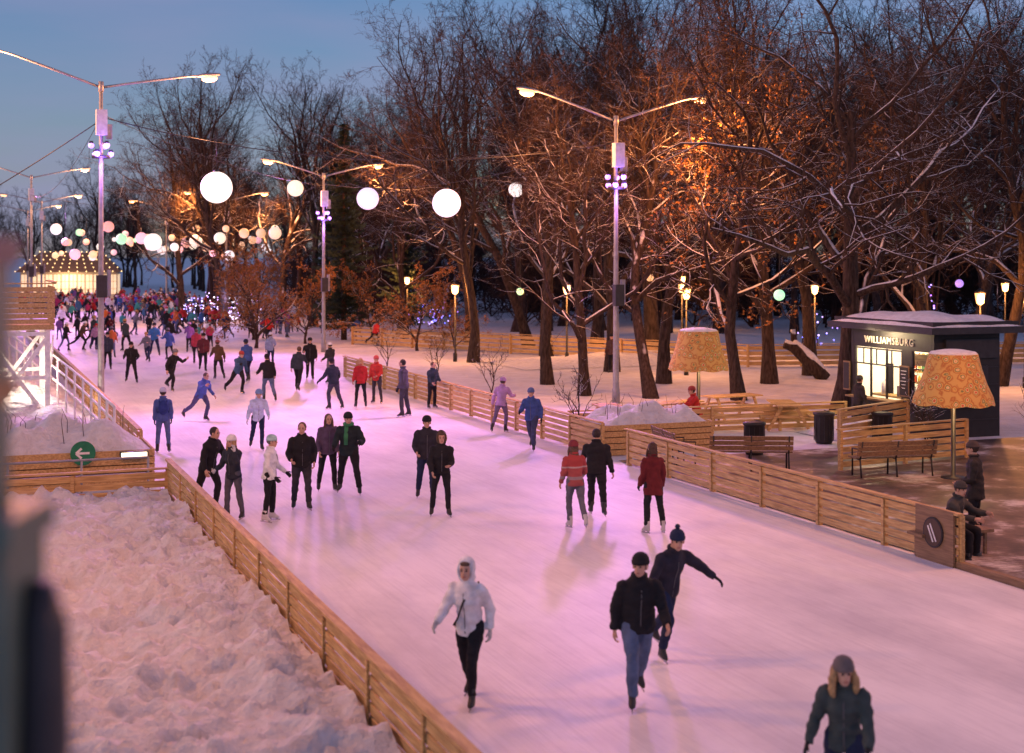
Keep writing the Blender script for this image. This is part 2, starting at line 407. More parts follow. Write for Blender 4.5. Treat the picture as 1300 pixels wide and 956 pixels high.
K=(0.018,0.018,0.022); NAVY=(0.02,0.03,0.07); BLUE=(0.05,0.10,0.32); DENIM=(0.10,0.14,0.24); RED=(0.42,0.03,0.03); WHITE=(0.72,0.72,0.76); GREY=(0.16,0.16,0.18)
PURP=(0.22,0.10,0.35); LIL=(0.42,0.26,0.46); BROWN=(0.10,0.06,0.04); DRED=(0.12,0.018,0.022); GREEN=(0.05,0.22,0.10); BLOND=(0.42,0.27,0.12)
def stripes():
    m,nt,b=nodes('striped_knit')
    tc=nt.nodes.new('ShaderNodeTexCoord'); sx=nt.nodes.new('ShaderNodeSeparateXYZ'); nt.links.new(tc.outputs['Object'],sx.inputs[0])
    r=nt.nodes.new('ShaderNodeValToRGB'); r.color_ramp.interpolation='CONSTANT'
    mr=nt.nodes.new('ShaderNodeMapRange'); mr.inputs['From Min'].default_value=0.8; mr.inputs['From Max'].default_value=1.6
    nt.links.new(sx.outputs['Z'],mr.inputs['Value']); nt.links.new(mr.outputs['Result'],r.inputs['Fac'])
    e=r.color_ramp.elements; e[0].position=0; e[0].color=(0.30,0.07,0.07,1); e[1].position=0.24; e[1].color=(0.26,0.20,0.22,1)
    for p,c in((0.32,(0.33,0.07,0.07,1)),(0.52,(0.42,0.30,0.30,1)),(0.56,(0.36,0.05,0.05,1))):
        k=e.new(p); k.color=c
    nt.links.new(r.outputs['Color'],b.inputs['Base Color']); b.inputs['Roughness'].default_value=0.9
    return m
folk=[ # name, X, Y, heading, height, kwargs
('skating_woman',-0.49,16.5,158,1.74,dict(pose='walk',fem=True,top=WHITE,pants=K,hood=WHITE,glove=(0.5,0.5,0.5),hair=BROWN,voxel=.014,turn=10,bag=K)),
('skating_man',1.45,16.4,188,1.80,dict(pose='walk',mirror=True,top=K,pants=DENIM,hat=K,voxel=.014,turn=-32)),
('skating_man',1.98,18.3,215,1.76,dict(pose='reach',top=(0.03,0.03,0.045),pants=NAVY,hat=NAVY,pom=True,glove=K,voxel=.016,mirror=True,turn=-30)),
('skating_woman',2.98,12.75,165,1.68,dict(pose='glide',fem=True,top=(0.05,0.07,0.07),pants=NAVY,hat=(0.14,0.12,0.12),hair=BLOND,longhair=True,voxel=.013,turn=16,bighair=1.3)),
('skating_woman',1.20,27.05,15,1.68,dict(pose='walk',fem=True,top=RED,pants=(0.12,0.12,0.15),hat=(0.2,0.04,0.05),topmat='S',hair=BROWN,longhair=True,voxel=.018,boots=(0.5,0.5,0.5))),
('skating_man',1.68,28.4,-5,1.80,dict(pose='glide',top=K,pants=K,hair=(0.03,0.02,0.02),voxel=.018)),
('skating_woman',2.64,26.6,20,1.70,dict(pose='stand',fem=True,top=DRED,pants=K,hair=(0.06,0.03,0.02),longhair=True,coat=.22,boots=(0.45,0.45,0.45),voxel=.018)),
('skating_woman',-1.41,28.3,188,1.70,dict(pose='chat',fem=True,top=K,pants=K,hood=K,fur=(0.10,0.07,0.05),hair=BROWN,voxel=.018,coat=.06,puff=1.15)),
('skating_man',-1.82,30.3,188,1.78,dict(pose='pockets',top=(0.03,0.03,0.04),pants=NAVY,hat=K)),
('skating_man',-3.55,31.0,178,1.82,dict(pose='wide',top=(0.02,0.03,0.035),pants=K,hat=K,scarf=GREEN,voxel=.018,turn=20)),
('skating_man',-4.30,29.06,195,1.80,dict(pose='pockets',top=K,pants=(0.04,0.04,0.05),hair=BROWN,voxel=.018,turn=-15)),
('skating_woman',-4.05,31.3,200,1.72,dict(pose='stand',fem=True,top=(0.10,0.07,0.12),pants=K,hair=BROWN,longhair=True)),
('skating_woman',-4.74,27.8,262,1.68,dict(pose='stand',fem=True,top=(0.72,0.74,0.76),pants=K,hair=(0.1,0.1,0.1),hat=(0.35,0.55,0.55),coat=.10,boots=(.6,.6,.6),voxel=.018)),
('skating_woman',-5.48,28.0,150,1.66,dict(pose='face',fem=True,top=(0.03,0.035,0.05),pants=(0.10,0.10,0.12),hat=(0.7,0.7,0.7),glove=(0.6,0.6,0.6),hair=BLOND,longhair=True,voxel=.018,mirror=True)),
('skating_man',-6.18,28.9,245,1.78,dict(pose='glide',top=K,pants=K,hair=(0.03,0.02,0.02))),
('skating_woman',-9.2,37.5,15,1.70,dict(pose='stand',fem=True,top=(0.08,0.12,0.34),pants=(0.10,0.14,0.3),hat=(0.5,0.5,0.6),pack=(0.03,0.05,0.2))),
('skating_woman',-6.78,38.0,195,1.68,dict(pose='glide',fem=True,top=(0.55,0.62,0.80),pants=NAVY,hat=(0.2,0.3,0.5),glove=(0.7,0.7,0.8),puff=1.15)),
('skating_man',-9.78,44.7,235,1.66,dict(pose='push',top=(0.07,0.12,0.36),pants=(0.08,0.08,0.16),hair=BROWN)),
('skating_man',-15.5,57.9,190,1.72,dict(pose='wide',top=K,pants=K,hat=K)),
('skating_man',-18.4,64.7,190,1.72,dict(pose='stand',top=(0.04,0.05,0.08),pants=K,hat=K)),
('skating_man',-13.1,54.6,235,1.76,dict(pose='push',top=K,pants=K,hat=GREY,mirror=True)),
('skating_woman',-12.35,59.8,25,1.72,dict(pose='glide',fem=True,top=BROWN,pants=K,hat=(0.3,0.1,0.1))),
('skating_man',-8.69,50.7,25,1.74,dict(pose='glide',top=K,pants=DENIM,hat=K)),
('skating_man',-8.2,54.6,-10,1.74,dict(pose='walk',top=(0.03,0.04,0.06),pants=K,hair=BROWN)),
('skating_man',-6.03,48.1,50,1.74,dict(pose='armsout',top=(0.03,0.04,0.06),pants=(0.06,0.06,0.09),hat=K)),
('skating_woman',-5.17,48.6,15,1.70,dict(pose='stand',fem=True,top=RED,pants=K,hair=BLOND,longhair=True)),
('skating_woman',-4.75,50.0,160,1.68,dict(pose='chat',fem=True,top=(0.5,0.05,0.04),pants=(0.05,0.05,0.06),hat=(0.5,0.1,0.1))),
('skating_man',-3.48,45.8,80,1.86,dict(pose='stand',top=(0.08,0.08,0.11),pants=(0.06,0.06,0.08),hair=(0.03,0.02,0.02))),
('skating_man',-8.5,59.8,190,1.80,dict(pose='walk',top=K,pants=K,hat=K)),
('skating_man',-10.9,58.7,40,1.78,dict(pose='glide',top=BLUE,pants=NAVY,hat=NAVY,mirror=True)),
('skating_woman',-15.2,68.5,20,1.72,dict(pose='walk',fem=True,top=(0.4,0.05,0.08),pants=K,hair=BROWN)),
('skating_man',-18.6,74.0,190,1.76,dict(pose='wide',top=(0.05,0.18,0.4),pants=NAVY,hat=K)),
('skating_woman',-17.3,76.3,15,1.68,dict(pose='glide',fem=True,top=PURP,pants=K,hat=(0.5,0.3,0.6))),
('skating_man',-10.3,53.5,220,1.74,dict(pose='push',top=(0.05,0.10,0.2),pants=K,hat=(0.3,0.05,0.05))),
('skating_woman',-7.4,58.0,50,1.66,dict(pose='stand',fem=True,top=(0.04,0.04,0.05),pants=GREY,hat=WHITE)),
('skating_woman',-0.32,41.7,-20,1.66,dict(pose='glide',fem=True,top=LIL,pants=(0.16,0.12,0.2),hat=LIL,mirror=True)),
('skating_man',0.53,38.0,165,1.70,dict(pose='walk',top=(.05,.09,.27),pants=(0.05,0.06,0.12),hat=(0.10,0.14,0.3))),
('skating_man',-2.72,48.4,225,1.58,dict(pose='chat',top=(0.03,0.05,0.07),pants=K,hair=BROWN)),
('skating_man',-13.9,64.0,200,1.74,dict(pose='walk',top=(0.12,0.03,0.04),pants=K,hat=K)),
('skating_woman',-11.2,66.0,10,1.66,dict(pose='walk',fem=True,top=(0.25,0.32,0.5),pants=NAVY,hat=WHITE)),
('standing_man',8.45,25.9,70,1.80,dict(pose='chat',top=(0.03,0.028,0.028),pants=K,hat=(0.06,0.05,0.05),coat=.22,skates=False)),
('standing_man',4.4,62.5,150,1.76,dict(pose='stand',top=(0.10,0.05,0.04),pants=K,hat=K,skates=False)),
('standing_woman',10.2,41.9,-65,1.66,dict(pose='chat',fem=True,top=(0.04,0.035,0.035),pants=K,hat=(0.05,0.05,0.05),skates=False)),
('walking_man',-6.8,86.0,250,1.76,dict(pose='walk',top=K,pants=K,hat=K,skates=False)),
]
SM=stripes()
for i,(nm,x,y,hd,h,kw) in enumerate(folk):
    kw=dict(kw)
    if kw.get('topmat')=='S': kw['topmat']=SM
    kw.setdefault('voxel',0.022 if y<45 else 0.03); kw['seed']=i
    kw.setdefault('glove',None if i%3 else K)
    if kw['glove'] is None: kw.pop('glove')
    m=figure(**kw); o=m.build(nm,(x,y,0.015),rad(hd)); s=h/1.77; o.scale=(s,s,s)
for nm,x,y,hd,h,kw in (('seated_man',7.62,24.7,230,1.76,dict(pose='sit',top=(0.06,0.06,0.055),pants=K,hat=(0.05,0.05,0.05),voxel=.02,skates=False,turn=-20)),
                       ('seated_woman',5.55,42.6,100,1.66,dict(pose='sit',fem=True,top=RED,pants=K,hat=(0.3,0.05,0.05),skates=False))):
    m=figure(**kw); m.build(nm,(x,y,0.02),rad(hd))
crowd=empty('distant_crowd_of_skaters')
vars_=[]
tops=[K,K,NAVY,RED,BLUE,GREY,PURP,WHITE,BROWN,(0.05,0.15,0.35),(0.50,0.14,0.04),(0.03,0.05,0.06),DRED,LIL,K,(.5,.05,.15),(.06,.3,.3),NAVY]
pk=['stand','glide','walk','push','glide','wide','chat','walk','push']
for i in range(18):
    f=figure(pose=pk[i%9],fem=i%2==0,top=tops[i],pants=[K,NAVY,DENIM,K][i%4],hat=[K,RED,WHITE,None,GREY,(.5,.3,.1)][i%6],voxel=.045,fine=False,mirror=i%3==0,seed=i,coat=.2 if i%5==4 else 0)
    vars_.append(f.mesh('far_skater'))
rc=random.Random(5); placed=[]
for i in range(370):
    if placed and rc.random()<.5:
        a=rc.choice(placed); s=a[0]+rc.uniform(-.9,.9); t=a[1]+rc.choice([-1,1])*rc.uniform(.55,.9)
    else:
        s=64+107*rc.random()**0.75; t=5.2+((15 if s<78 else 23)-5.6)*rc.random()
    if t<4.9 or t>(14.9 if s<79 else 23.3) or s<63: continue
    if s<76 and rc.random()<0.62: continue
    placed.append((s,t))
    p=R(s,t,0.015)
    o=bpy.data.objects.new('far_skater_%d'%i,rc.choice(vars_)); COL.objects.link(o)
    o.location=p; o.rotation_euler=(0,0,rad(rc.choice([21,201])+rc.gauss(0,45))); k=rc.uniform(.74,1.03); o.scale=(k,k,k); o.parent=crowd
print('people',time.time()-T0)

# ------------------------------------------------------------ ground, ice, terrace
g=MB(); g.add([(-2500,-300,0),(2500,-300,0),(2500,4000,0),(-2500,4000,0)],[(0,1,2,3)],M_snow,False); g.build('ground')
ic=MB()
ic.add([(4.25,-6,.012),(15.45,-6,.012),(15.45,79,.012),(24,79,.012),(24,174,.012),(4.25,174,.012)],[(0,1,2,3,4,5)],M_ice,False)
ic.build('ice_rink',(0,0,0),RA)
def paving():
    m,nt,b=nodes('wet_decking_with_snow')
    tc=nt.nodes.new('ShaderNodeTexCoord')
    n=nt.nodes.new('ShaderNodeTexNoise'); n.inputs['Scale'].default_value=.7; n.inputs['Detail'].default_value=9; n.inputs['Roughness'].default_value=.7
    nt.links.new(tc.outputs['Object'],n.inputs['Vector'])
    r=nt.nodes.new('ShaderNodeValToRGB'); e=r.color_ramp.elements
    e[0].position=.42; e[0].color=(0.06,0.038,0.028,1); e[1].position=.64; e[1].color=(.55,.51,.50,1); k=e.new(.54); k.color=(0.16,0.105,0.08,1)
    nt.links.new(n.outputs['Fac'],r.inputs['Fac'])
    w=nt.nodes.new('ShaderNodeTexWave'); w.inputs['Scale'].default_value=2.2; w.bands_direction='Y'
    nt.links.new(tc.outputs['Object'],w.inputs['Vector'])
    r2=nt.nodes.new('ShaderNodeValToRGB'); r2.color_ramp.elements[0].color=(.45,.45,.45,1); r2.color_ramp.elements[1].position=.15
    nt.links.new(w.outputs['Fac'],r2.inputs['Fac'])
    mx=nt.nodes.new('ShaderNodeMix'); mx.data_type='RGBA'; mx.blend_type='MULTIPLY'; mx.inputs[0].default_value=.7
    nt.links.new(r.outputs['Color'],mx.inputs[6]); nt.links.new(r2.outputs['Color'],mx.inputs[7]); nt.links.new(mx.outputs[2],b.inputs['Base Color'])
    b.inputs['Roughness'].default_value=.45
    return m
te=MB(); te.add([(15.62,8,.02),(30,8,.02),(30,32.6,.02),(15.62,32.6,.02)],[(0,1,2,3)],paving(),False); te.build('terrace_decking',(0,0,0),RA)
kb=MB(); kb.box((15.54,13.5,.06),(.14,12.2,.12),M_woodd); kb.build('terrace_kerb',(0,0,0),RA)
def snowfield(name,s0,s1,t0,t1,step,hf,m):
    ns=int((s1-s0)/step)+1; ntt=int((t1-t0)/step)+1; V=[];F=[]
    for i in range(ns):
        for j in range(ntt):
            s=s0+i*step;t=t0+j*step; V.append((t,s,hf(s,t)))
    for i in range(ns-1):
        for j in range(ntt-1):
            a=i*ntt+j; F.append((a,a+1,a+ntt+1,a+ntt))
    b=MB(); b.add(V,F,m,True); return b.build(name,(0,0,0),RA)
_fr=random.Random(2); prints=[(_fr.uniform(9,31),_fr.uniform(-8,4)) for _ in range(1500)]
cell=collections.defaultdict(list)
for p in prints: cell[(int(p[0]*2),int(p[1]*2)) ].append(p)
def yard(s,t):
    v=Vector((s,t,0))
    h=.20+.17*noise.noise(v*.45)+.15*noise.noise(v*1.3)+.12*noise.noise(v*2.9)+.08*noise.noise(v*6.5)
    h+=.14*max(0,1-abs(t-3.4)/1.4)
    ci,cj=int(s*2),int(t*2)
    for a in(-1,0,1):
        for b in(-1,0,1):
            for p in cell.get((ci+a,cj+b),()):
                d=((s-p[0])**2+(t-p[1])**2)**.5
                if d<.20: h-=.10*(1-(d/.20)**2)
                elif d<.30: h+=.025
    return max(.05,h)
snowfield('trampled_snow_field',9,31.2,-11,4.14,.08,yard,M_snow2)
def bank(s0,s1,t0,t1,H):
    def f(s,t):
        a=max(0,1-abs((s-(s0+s1)/2)/((s1-s0)/2))**3); b=max(0,1-abs((t-(t0+t1)/2)/((t1-t0)/2))**3)
        v=Vector((s,t,3)); return .02+H*a*b*(.75+.5*noise.noise(v*1.1)+.25*noise.noise(v*3))
    return f
snowfield('snow_bank',36.5,98,-1.5,3.9,.3,bank(36.5,98,-1.5,3.9,1.2),M_snow2)

# ------------------------------------------------------------ fences
def fence(name,s0,t0,s1,t1,h,nb,post=2.0,sides=1,cap=True,z0=.05,gap=.28,m=M_wood):
    L=math.hypot(s1-s0,t1-t0); ang=math.atan2(t1-t0,s1-s0)
    b=MB(); bh=(h-z0)/nb; rr=random.Random(int(L*100))
    npst=max(1,round(L/post))
    for i in range(npst):
        for k in range(nb):
            y0=L*i/npst;y1=L*(i+1)/npst
            b.box((rr.uniform(-.006,.006),(y0+y1)/2,z0+bh*(k+.5)+rr.uniform(-.006,.006)),(.026,(y1-y0)-.012,bh*(1-gap)),m)
    for i in range(npst+1):
        y=L*i/npst; b.box((sides*.055,y,h/2+.01),(.075,.075,h+.02),m)
        if i<npst: b.box((-sides*.03,L*i/npst+.035,h/2),(.028,.07,h-.03),m)
    if cap: b.box((.01,L/2,h+.045),(.13,L+.1,.035),m)
    return b.build(name,R(s0,t0),RA-ang)
fence('rink_fence',31.8,15.5,19.3,15.5,.86,5,sides=-1)
fence('rink_fence',59.5,15.5,33.4,15.5,.86,5,sides=-1)
fence('rink_fence',9.0,4.2,31.0,4.2,.80,5,sides=1)
fence('rink_fence',36.2,4.2,98,4.2,.86,5,sides=1)
fence('rink_fence',31.0,4.2,31.0,-3.5,.62,3,post=2.2)
fence('park_fence',81-.0,21.6,58,34.5,1.0,4,post=2.4,gap=.25)
fence('park_fence',58,34.5,54,52,1.0,4,post=2.4,gap=.25)
fence('terrace_fence',32.6,22.2,34.2,25.6,1.0,5)
fence('terrace_fence',29.2,19.9,29.9,24.2,.95,5)
fence('terrace_fence',28.5,25.3,29.0,31.5,1.1,5)
fence('terrace_fence',37.0,16.2,36.4,25.0,.75,4)
sg=MB(); sg.box((0,0,.46),(.04,1.0,.94),M_woodd)
sg.loft([((-.03,0,.52),(0,.26,0),(0,0,.26)),((-.045,0,.52),(0,.26,0),(0,0,.26))],M_black,28,False)
sg.loft([((-.049,0,.52),(0,.23,0),(0,0,.23)),((-.050,0,.52),(0,.23,0),(0,0,.23))],mat('sign_brown',(.08,.05,.035)),28,False)
sg.bar((-.056,-.1,.38),(-.056,.06,.66),.006,.03,M_white); sg.bar((-.056,-.02,.36),(-.056,.12,.62),.006,.03,M_white)
sg.build('round_logo_sign',R(19.85,15.44),RA)

def planter(name,s,t,ls,lt,h,snowh):
    b=MB()
    nb=max(2,int(h/.16))
    for k in range(nb):
        z=h*(k+.5)/nb; hh=h/nb*.84
        b.box((0,-ls/2,z),(lt,.04,hh),M_wood); b.box((0,ls/2,z),(lt,.04,hh),M_wood)
        b.box((-lt/2,0,z),(.04,ls-.05,hh),M_wood); b.box((lt/2,0,z),(.04,ls-.05,hh),M_wood)
    b.box((0,0,h*.45),(lt-.08,ls-.08,h*.86),M_woodd)
    nx,ny=int(lt/.12),int(ls/.12);V=[];F=[]
    for i in range(nx+1):
        for j in range(ny+1):
            x=-lt/2+.03+(lt-.06)*i/nx; y=-ls/2+.03+(ls-.06)*j/ny
            a=(1-abs(2*i/nx-1)**4)*(1-abs(2*j/ny-1)**4)
            V.append((x,y,h*.93+snowh*a*(.7+.7*noise.noise(Vector((x*1.1+s,y*1.1,0)))+.3*noise.noise(Vector((x*4,y*4,s))))))
    for i in range(nx):
        for j in range(ny):
            a=i*(ny+1)+j; F.append((a,a+ny+1,a+ny+2,a+1))
    b.add(V,F,M_snow2,True)
    rr=random.Random(int(s*10))
    for k in range(16):
        x=rr.uniform(-lt*.4,lt*.4);y=rr.uniform(-ls*.35,ls*.35)
        b.tube([(x,y,h),(x+rr.uniform(-.1,.1),y,h+snowh*.8+.05),(x+rr.uniform(-.2,.2),y+rr.uniform(-.15,.15),h+snowh+rr.uniform(.0,.22))],[.009,.006,.003],M_twig,4)
    b.build(name,R(s,t),RA)
planter('wooden_planter',34.4,17.2,1.8,3.3,.8,.5)
planter('wooden_planter',34.0,1.7,2.2,4.9,.85,.75)
sg=MB(); sg.loft([((0,0,.95),(.27,0,0),(0,0,.27)),((0,-.03,.95),(.27,0,0),(0,0,.27))],mat('sign_green',(.02,.20,.10),.4),28,False)
sg.bar((-.14,-.037,.95),(.14,-.037,.95),.01,.05,M_white)
sg.bar((-.15,-.041,.95),(-.03,-.041,1.06),.01,.05,M_white); sg.bar((-.15,-.041,.95),(-.03,-.041,.84),.01,.05,M_white)
sg.build('arrow_sign',R(32.82,2.6,-.12),RA)
fl=MB(); fl.box((0,0,.74),(.62,.10,.17),M_dark); fl.box((0,-.053,.74),(.56,.01,.12),emis('flood_glow',(1,.80,.50),3)); fl.build('floodlight',R(32.80,3.7),RA)
hr=MB()
for z in(.45,.8): hr.tube([(-3.5,0,z),(3.9,0,z)],.025,M_metal,8)
for x in(-3.5,-2,-.5,1,2.5,3.9): hr.tube([(x,0,0),(x,0,.8)],.025,M_metal,8)
hr.build('pipe_handrail',R(31.9,0),RA)

# ------------------------------------------------------------ street lamps
def street_lamp(x,y,h,rl,rr_,reach=3.3,ang=RA,P=(900,900),col=(1.0,.50,.22),leds=False,boxes=True):
    b=MB()
    b.tube([(0,0,0),(0,0,.5),(0,0,.55),(0,0,h*.5),(0,0,h)],[.14,.14,.11,.085,.06],M_metal,12)
    heads=[]
    for sx,up_ in((-1,rl),(1,rr_)):
        e=Vector((sx*reach,0,h+up_))
        b.tube([(0,0,h-.1),(sx*reach*.5,0,h+up_*.5-.02),(sx*reach*.85,0,h+up_*.87),e],[.045,.04,.035,.03],M_metal,8)
        tilt=Matrix.Rotation(-sx*.12,3,'Y')
        hc=e+Vector((sx*.3,0,0))
        b.ell(hc+Vector((0,0,.03)),(.44,.17,.08),M_metal,tilt,14,8,)
        b.ell(hc+Vector((sx*.04,0,-.08)),(.28,.17,.13),M_lampw,tilt,14,8)
        heads.append(hc+Vector((0,0,-.85)))
    b.tube([(0,0,h-.25),(0,0,h+.1)],[.09,.09],M_metal,10)
    if boxes:
        b.box((.0,-.2,h-1.3),(.36,.3,.85),M_white); b.box((.25,-.1,h-1.6),(.2,.2,.5),M_metal)
        b.box((.0,-.2,h*.38),(.34,.26,.75),M_dark); b.box((.26,0,h*.38+.1),(.12,.2,.9),M_metal)
    if leds:
        vm=emis('violet_led',(.30,.12,1.0),3.5)
        for a in range(6):
            c=Vector((.32*math.cos(a*1.05),.32*math.sin(a*1.05),h-2.35+.28*(a%2)))
            b.box(c*1.0+Vector((0,0,.1)),(.12,.12,.1),M_dark); b.ell(c,(.10,.10,.10),vm,None,10,7)
        b.tube([(0,0,h-2.5),(0,0,h-2.4)],[.3,.3],M_dark,10)
    o=b.build('street_lamp',(x,y,0),ang)
    if leds: light('led_light','POINT',(0,-.55,h-2.6),160,(.35,.15,1),o,.15)
    for hpt,p in zip(heads,P):
        if p>0: light('lamp_light','POINT',hpt,p,col,o,.55)
    return o
SOD=(1.0,.33,.09)
street_lamp(-13.9,48.1,11.0,1.0,.45,3.3,P=(2300,1500),col=(1,.36,.14),leds=True)
street_lamp(3.67,50.2,10.05,.85,.85,3.05,P=(1700,3600),col=SOD,leds=True)
street_lamp(-10.2,77,9.6,.7,.6,2.7,P=(1700,2600),col=SOD,leds=True)
street_lamp(-22.5,112,9.6,.6,.6,2.7,P=(2000,2900),col=SOD)
street_lamp(-33.8,100,10.8,.9,.6,3.3,P=(1500,1700),col=(1,.40,.17))
street_lamp(-44,133,10.3,.6,.6,3.0,P=(0,2400),col=(1,.40,.17))
street_lamp(-54.5,160,10.3,.6,.6,3.0,P=(0,2400),col=(1,.40,.17))
street_lamp(-34,140,10.0,.6,.6,3.0,P=(2000,0),col=SOD)
# next lamps of the same two rows, beside and behind the viewpoint
street_lamp(*R(20,-3.2).xy,10.6,.8,.5,3.3,P=(2700,1700),col=(1,.35,.11))
street_lamp(*R(18,21.7).xy,10.2,.8,.8,3.1,P=(1900,2400),col=(1,.34,.12))
street_lamp(*R(-6,18.7).xy,10.6,.8,.8,3.3,P=(2100,500),col=(1,.36,.16))
VIO=(.72,.27,1.0)
light('rink_floodlight_light','SPOT',(-13.6,47.6,8.6),4200,VIO,None,.5,120,R(36,10),1)
light('rink_floodlight_light','SPOT',(3.3,49.8,7.6),4200,VIO,None,.5,120,R(36,9.5),1)
light('rink_floodlight_light','SPOT',(-10.6,76.6,7.2),4500,VIO,None,.5,130,R(66,9),1)
light('rink_floodlight_light','SPOT',(-33.3,99.5,8.6),7000,VIO,None,.5,130,R(92,11),1)
light('rink_floodlight_light','SPOT',(-43,131,8.6),8000,VIO,None,.5,130,R(125,14),1)
light('platform_floodlight_light','SPOT',(-16.0,44.0,2.9),1500,(1,.78,.62),None,.2,140,R(48,2.0),.8)

# ------------------------------------------------------------ hanging globes and cables
def globe(x,y,z,r,top,col=(1,.93,.95),st=2.6):
    b=MB(); b.ell((0,0,0),(r,r,r),emis('globe_glow',col,st),None,28,18)
    b.tube([(0,0,r*.96),(0,0,r*1.12)],[r*.2,r*.16],M_dark,10); b.tube([(0,0,r*1.1),(0,0,top-z)],.012,M_dark,5)
    b.build('hanging_globe_lantern',(x,y,z))
PK=(1,.76,.97)
globe(-9.35,45,7.37,.50,9.2,(1,.91,.76),1.05); globe(-2.30,50,7.06,.50,9.0,PK,1.1); globe(-6.54,64.5,7.8,.5,9.3,(.86,.64,1),1.05); globe(-9.6,63,8.2,.36,9.3,(1,.76,.50),1.05); globe(.17,60,8.0,.31,9.3,(1,.95,.93),1.1)
globe(-15.0,90,6.65,.40,8.6,(1,.55,.36),1.0); globe(-20.7,82,6.0,.5,8.6,(1,.82,.70),1.1); globe(-24.9,112,6.4,.5,8.6,(1,.75,.6),1.1)
rg_=random.Random(3)
for i in range(54):
    y=rg_.uniform(90,178); x=-y*(.165+.159*(i+rg_.random())/54)
    c=rg_.choice([(1,.28,.14),(.25,1,.4),(1,.80,.72),(1,.58,.2),(1,.38,.45),(1,.85,.6),(1,.45,.15),(1,.9,.9)])
    globe(x,y,rg_.uniform(5.0,7.5),rg_.uniform(.24,.40),8.9,c,rg_.uniform(.8,1.2))
for x,y,z,c in((.4,70,3.45,(.15,1,.4)),(8.55,45.5,3.95,(.2,1,.5)),(16.5,60,4.2,(1,.4,.1)),(19.5,62,4.0,(.45,.2,1)),(6.4,66,4.2,(1,.45,.12))): globe(x,y,z,.18,7.2,c,.9)
cb=MB()
def cable(a,b_,sag,m=M_dark,r=.012):
    a=Vector(a);b_=Vector(b_);pts=[]
    for i in range(15):
        q=i/14; p=a.lerp(b_,q); p.z-=sag*4*q*(1-q); pts.append(p)
    cb.tube(pts,r,m,5)
cable((-13.9,48.1,9.9),(3.67,50.2,9.2),1.0,r=.018); cable((-13.9,48.1,10),(-10.2,77,9.0),.4); cable((-10.2,77,9.1),(3.67,50.2,9.3),.8)
cable((-13.9,48.1,9.9),(-33.8,100,9.5),1.0); cable((-10.2,77,9.2),(-22.5,112,9.2),.6); cable((-33.8,100,9.5),(-22.5,112,9.2),.6); cable((-33.8,100,9.6),(-54.5,160,9.2),1.2); cable((-22.5,112,9.2),(-34,140,9.4),.6)
cable((-13.9,48.1,9.8),(-22,46,4.5),.2,r=.018)
cb.build('suspension_cables')

# ------------------------------------------------------------ kiosk
kx=empty('refreshment_kiosk',R(33.2,25.8),RA)
def part(name,mb): 
    o=mb.build(name); o.parent=kx; return o
W_,L_,H_=2.3,4.0,3.0
w=MB()
w.box((W_/2,L_-.05,H_/2),(W_,.1,H_),M_black); w.box((W_-.05,L_/2,H_/2),(.1,L_-.21,H_),M_black)
w.box((W_/2,.05,H_/2),(W_,.1,H_),M_black)
w.box((.05,L_/2,2.72),(.1,L_-.22,.56),M_black)
w.box((.05,L_/2,.42),(.1,L_-.22,.84),M_black)
w.box((.05,.16,1.64),(.1,.10,1.6),M_black); w.box((.05,1.24,1.64),(.1,.46,1.6),M_black); w.box((.05,3.86,1.64),(.1,.07,1.6),M_black)
for z in(.5,1.0,1.5,2.0,2.5): w.box((W_/2,-.008,z),(W_-.1,.018,.03),M_dark)
w.box((W_*.55,-.05,2.55),(W_*.8,.1,.55),M_dark); w.box((W_*.55,-.04,1.45),(W_*.5,.05,1.2),M_dark)
part('walls',w)
w=MB()
for y in(1.50,2.25,3.03,3.8): w.box((.04,y,1.64),(.06,.045,1.58),M_dark)
for z in(.87,1.93,2.40): w.box((.036,2.65,z),(.05,2.3,.04),M_dark)
for y in(2.0,2.75,3.4): w.box((.03,y,2.16),(.03,.03,.45),M_dark)
for y in(.23,.99): w.box((.036,y,1.64),(.05,.04,1.58),M_dark)
w.box((.036,.61,1.93),(.05,.72,.04),M_dark); w.box((.036,.61,1.2),(.05,.72,.04),M_dark)
part('window_frames',w)
w=MB(); w.box((-.15,2.63,.92),(.4,2.4,.05),M_woodd); w.box((.75,2.4,.95),(.5,2.6,.06),M_wood)
w.box((.7,2.2,1.14),(.35,.45,.32),M_steel); w.tube([(.7,3.2,.98),(.7,3.2,1.3),(.7,3.2,1.42)],[.14,.14,.05],M_white,12)
w.box((.5,2.75,1.5),(.04,.35,.9),M_dark); w.box((.9,1.9,2.1),(.04,.9,.35),M_woodd)
for z in(1.25,1.6,1.95,2.3):
    w.box((W_-.25,2.0,z),(.25,3.4,.03),M_wood)
    for k in range(17): w.tube([(W_-.25,.5+k*.19,z+.02),(W_-.25,.5+k*.19,z+.14+.04*(k%3)),(W_-.25,.5+k*.19,z+.24)],[.05,.05,.018],mat('jar',[(.5,.1,.05),(.6,.45,.1),(.1,.25,.1),(.6,.6,.55)][(k*7+int(z*10))%4]),8)
part('counter_and_shelves',w)
w=MB(); w.box((W_-.105,L_/2,1.6),(.01,3.6,2.0),emis('glowing_inner_wall',(1,.78,.46),.85)); w.box((W_/2,L_-.105,1.6),(W_-.3,.01,2.0),emis('glowing_inner_wall',(1,.78,.46),.7)); w.tube([(.5,.6,2.6),(.5,3.6,2.6)],.05,emis('tube_lamp',(1,.9,.7),6),8); part('glowing_inner_wall',w)  # inner walls emit, standing in for lamplight on them
w=MB(); w.box((W_/2,L_/2,H_+.09),(W_+1.0,L_+1.1,.18),M_dark); w.box((W_/2,L_/2,H_+.26),(W_+.7,L_+.8,.14),M_black); part('roof',w)
w=MB(); V=[];F=[]; n1,n2=20,30
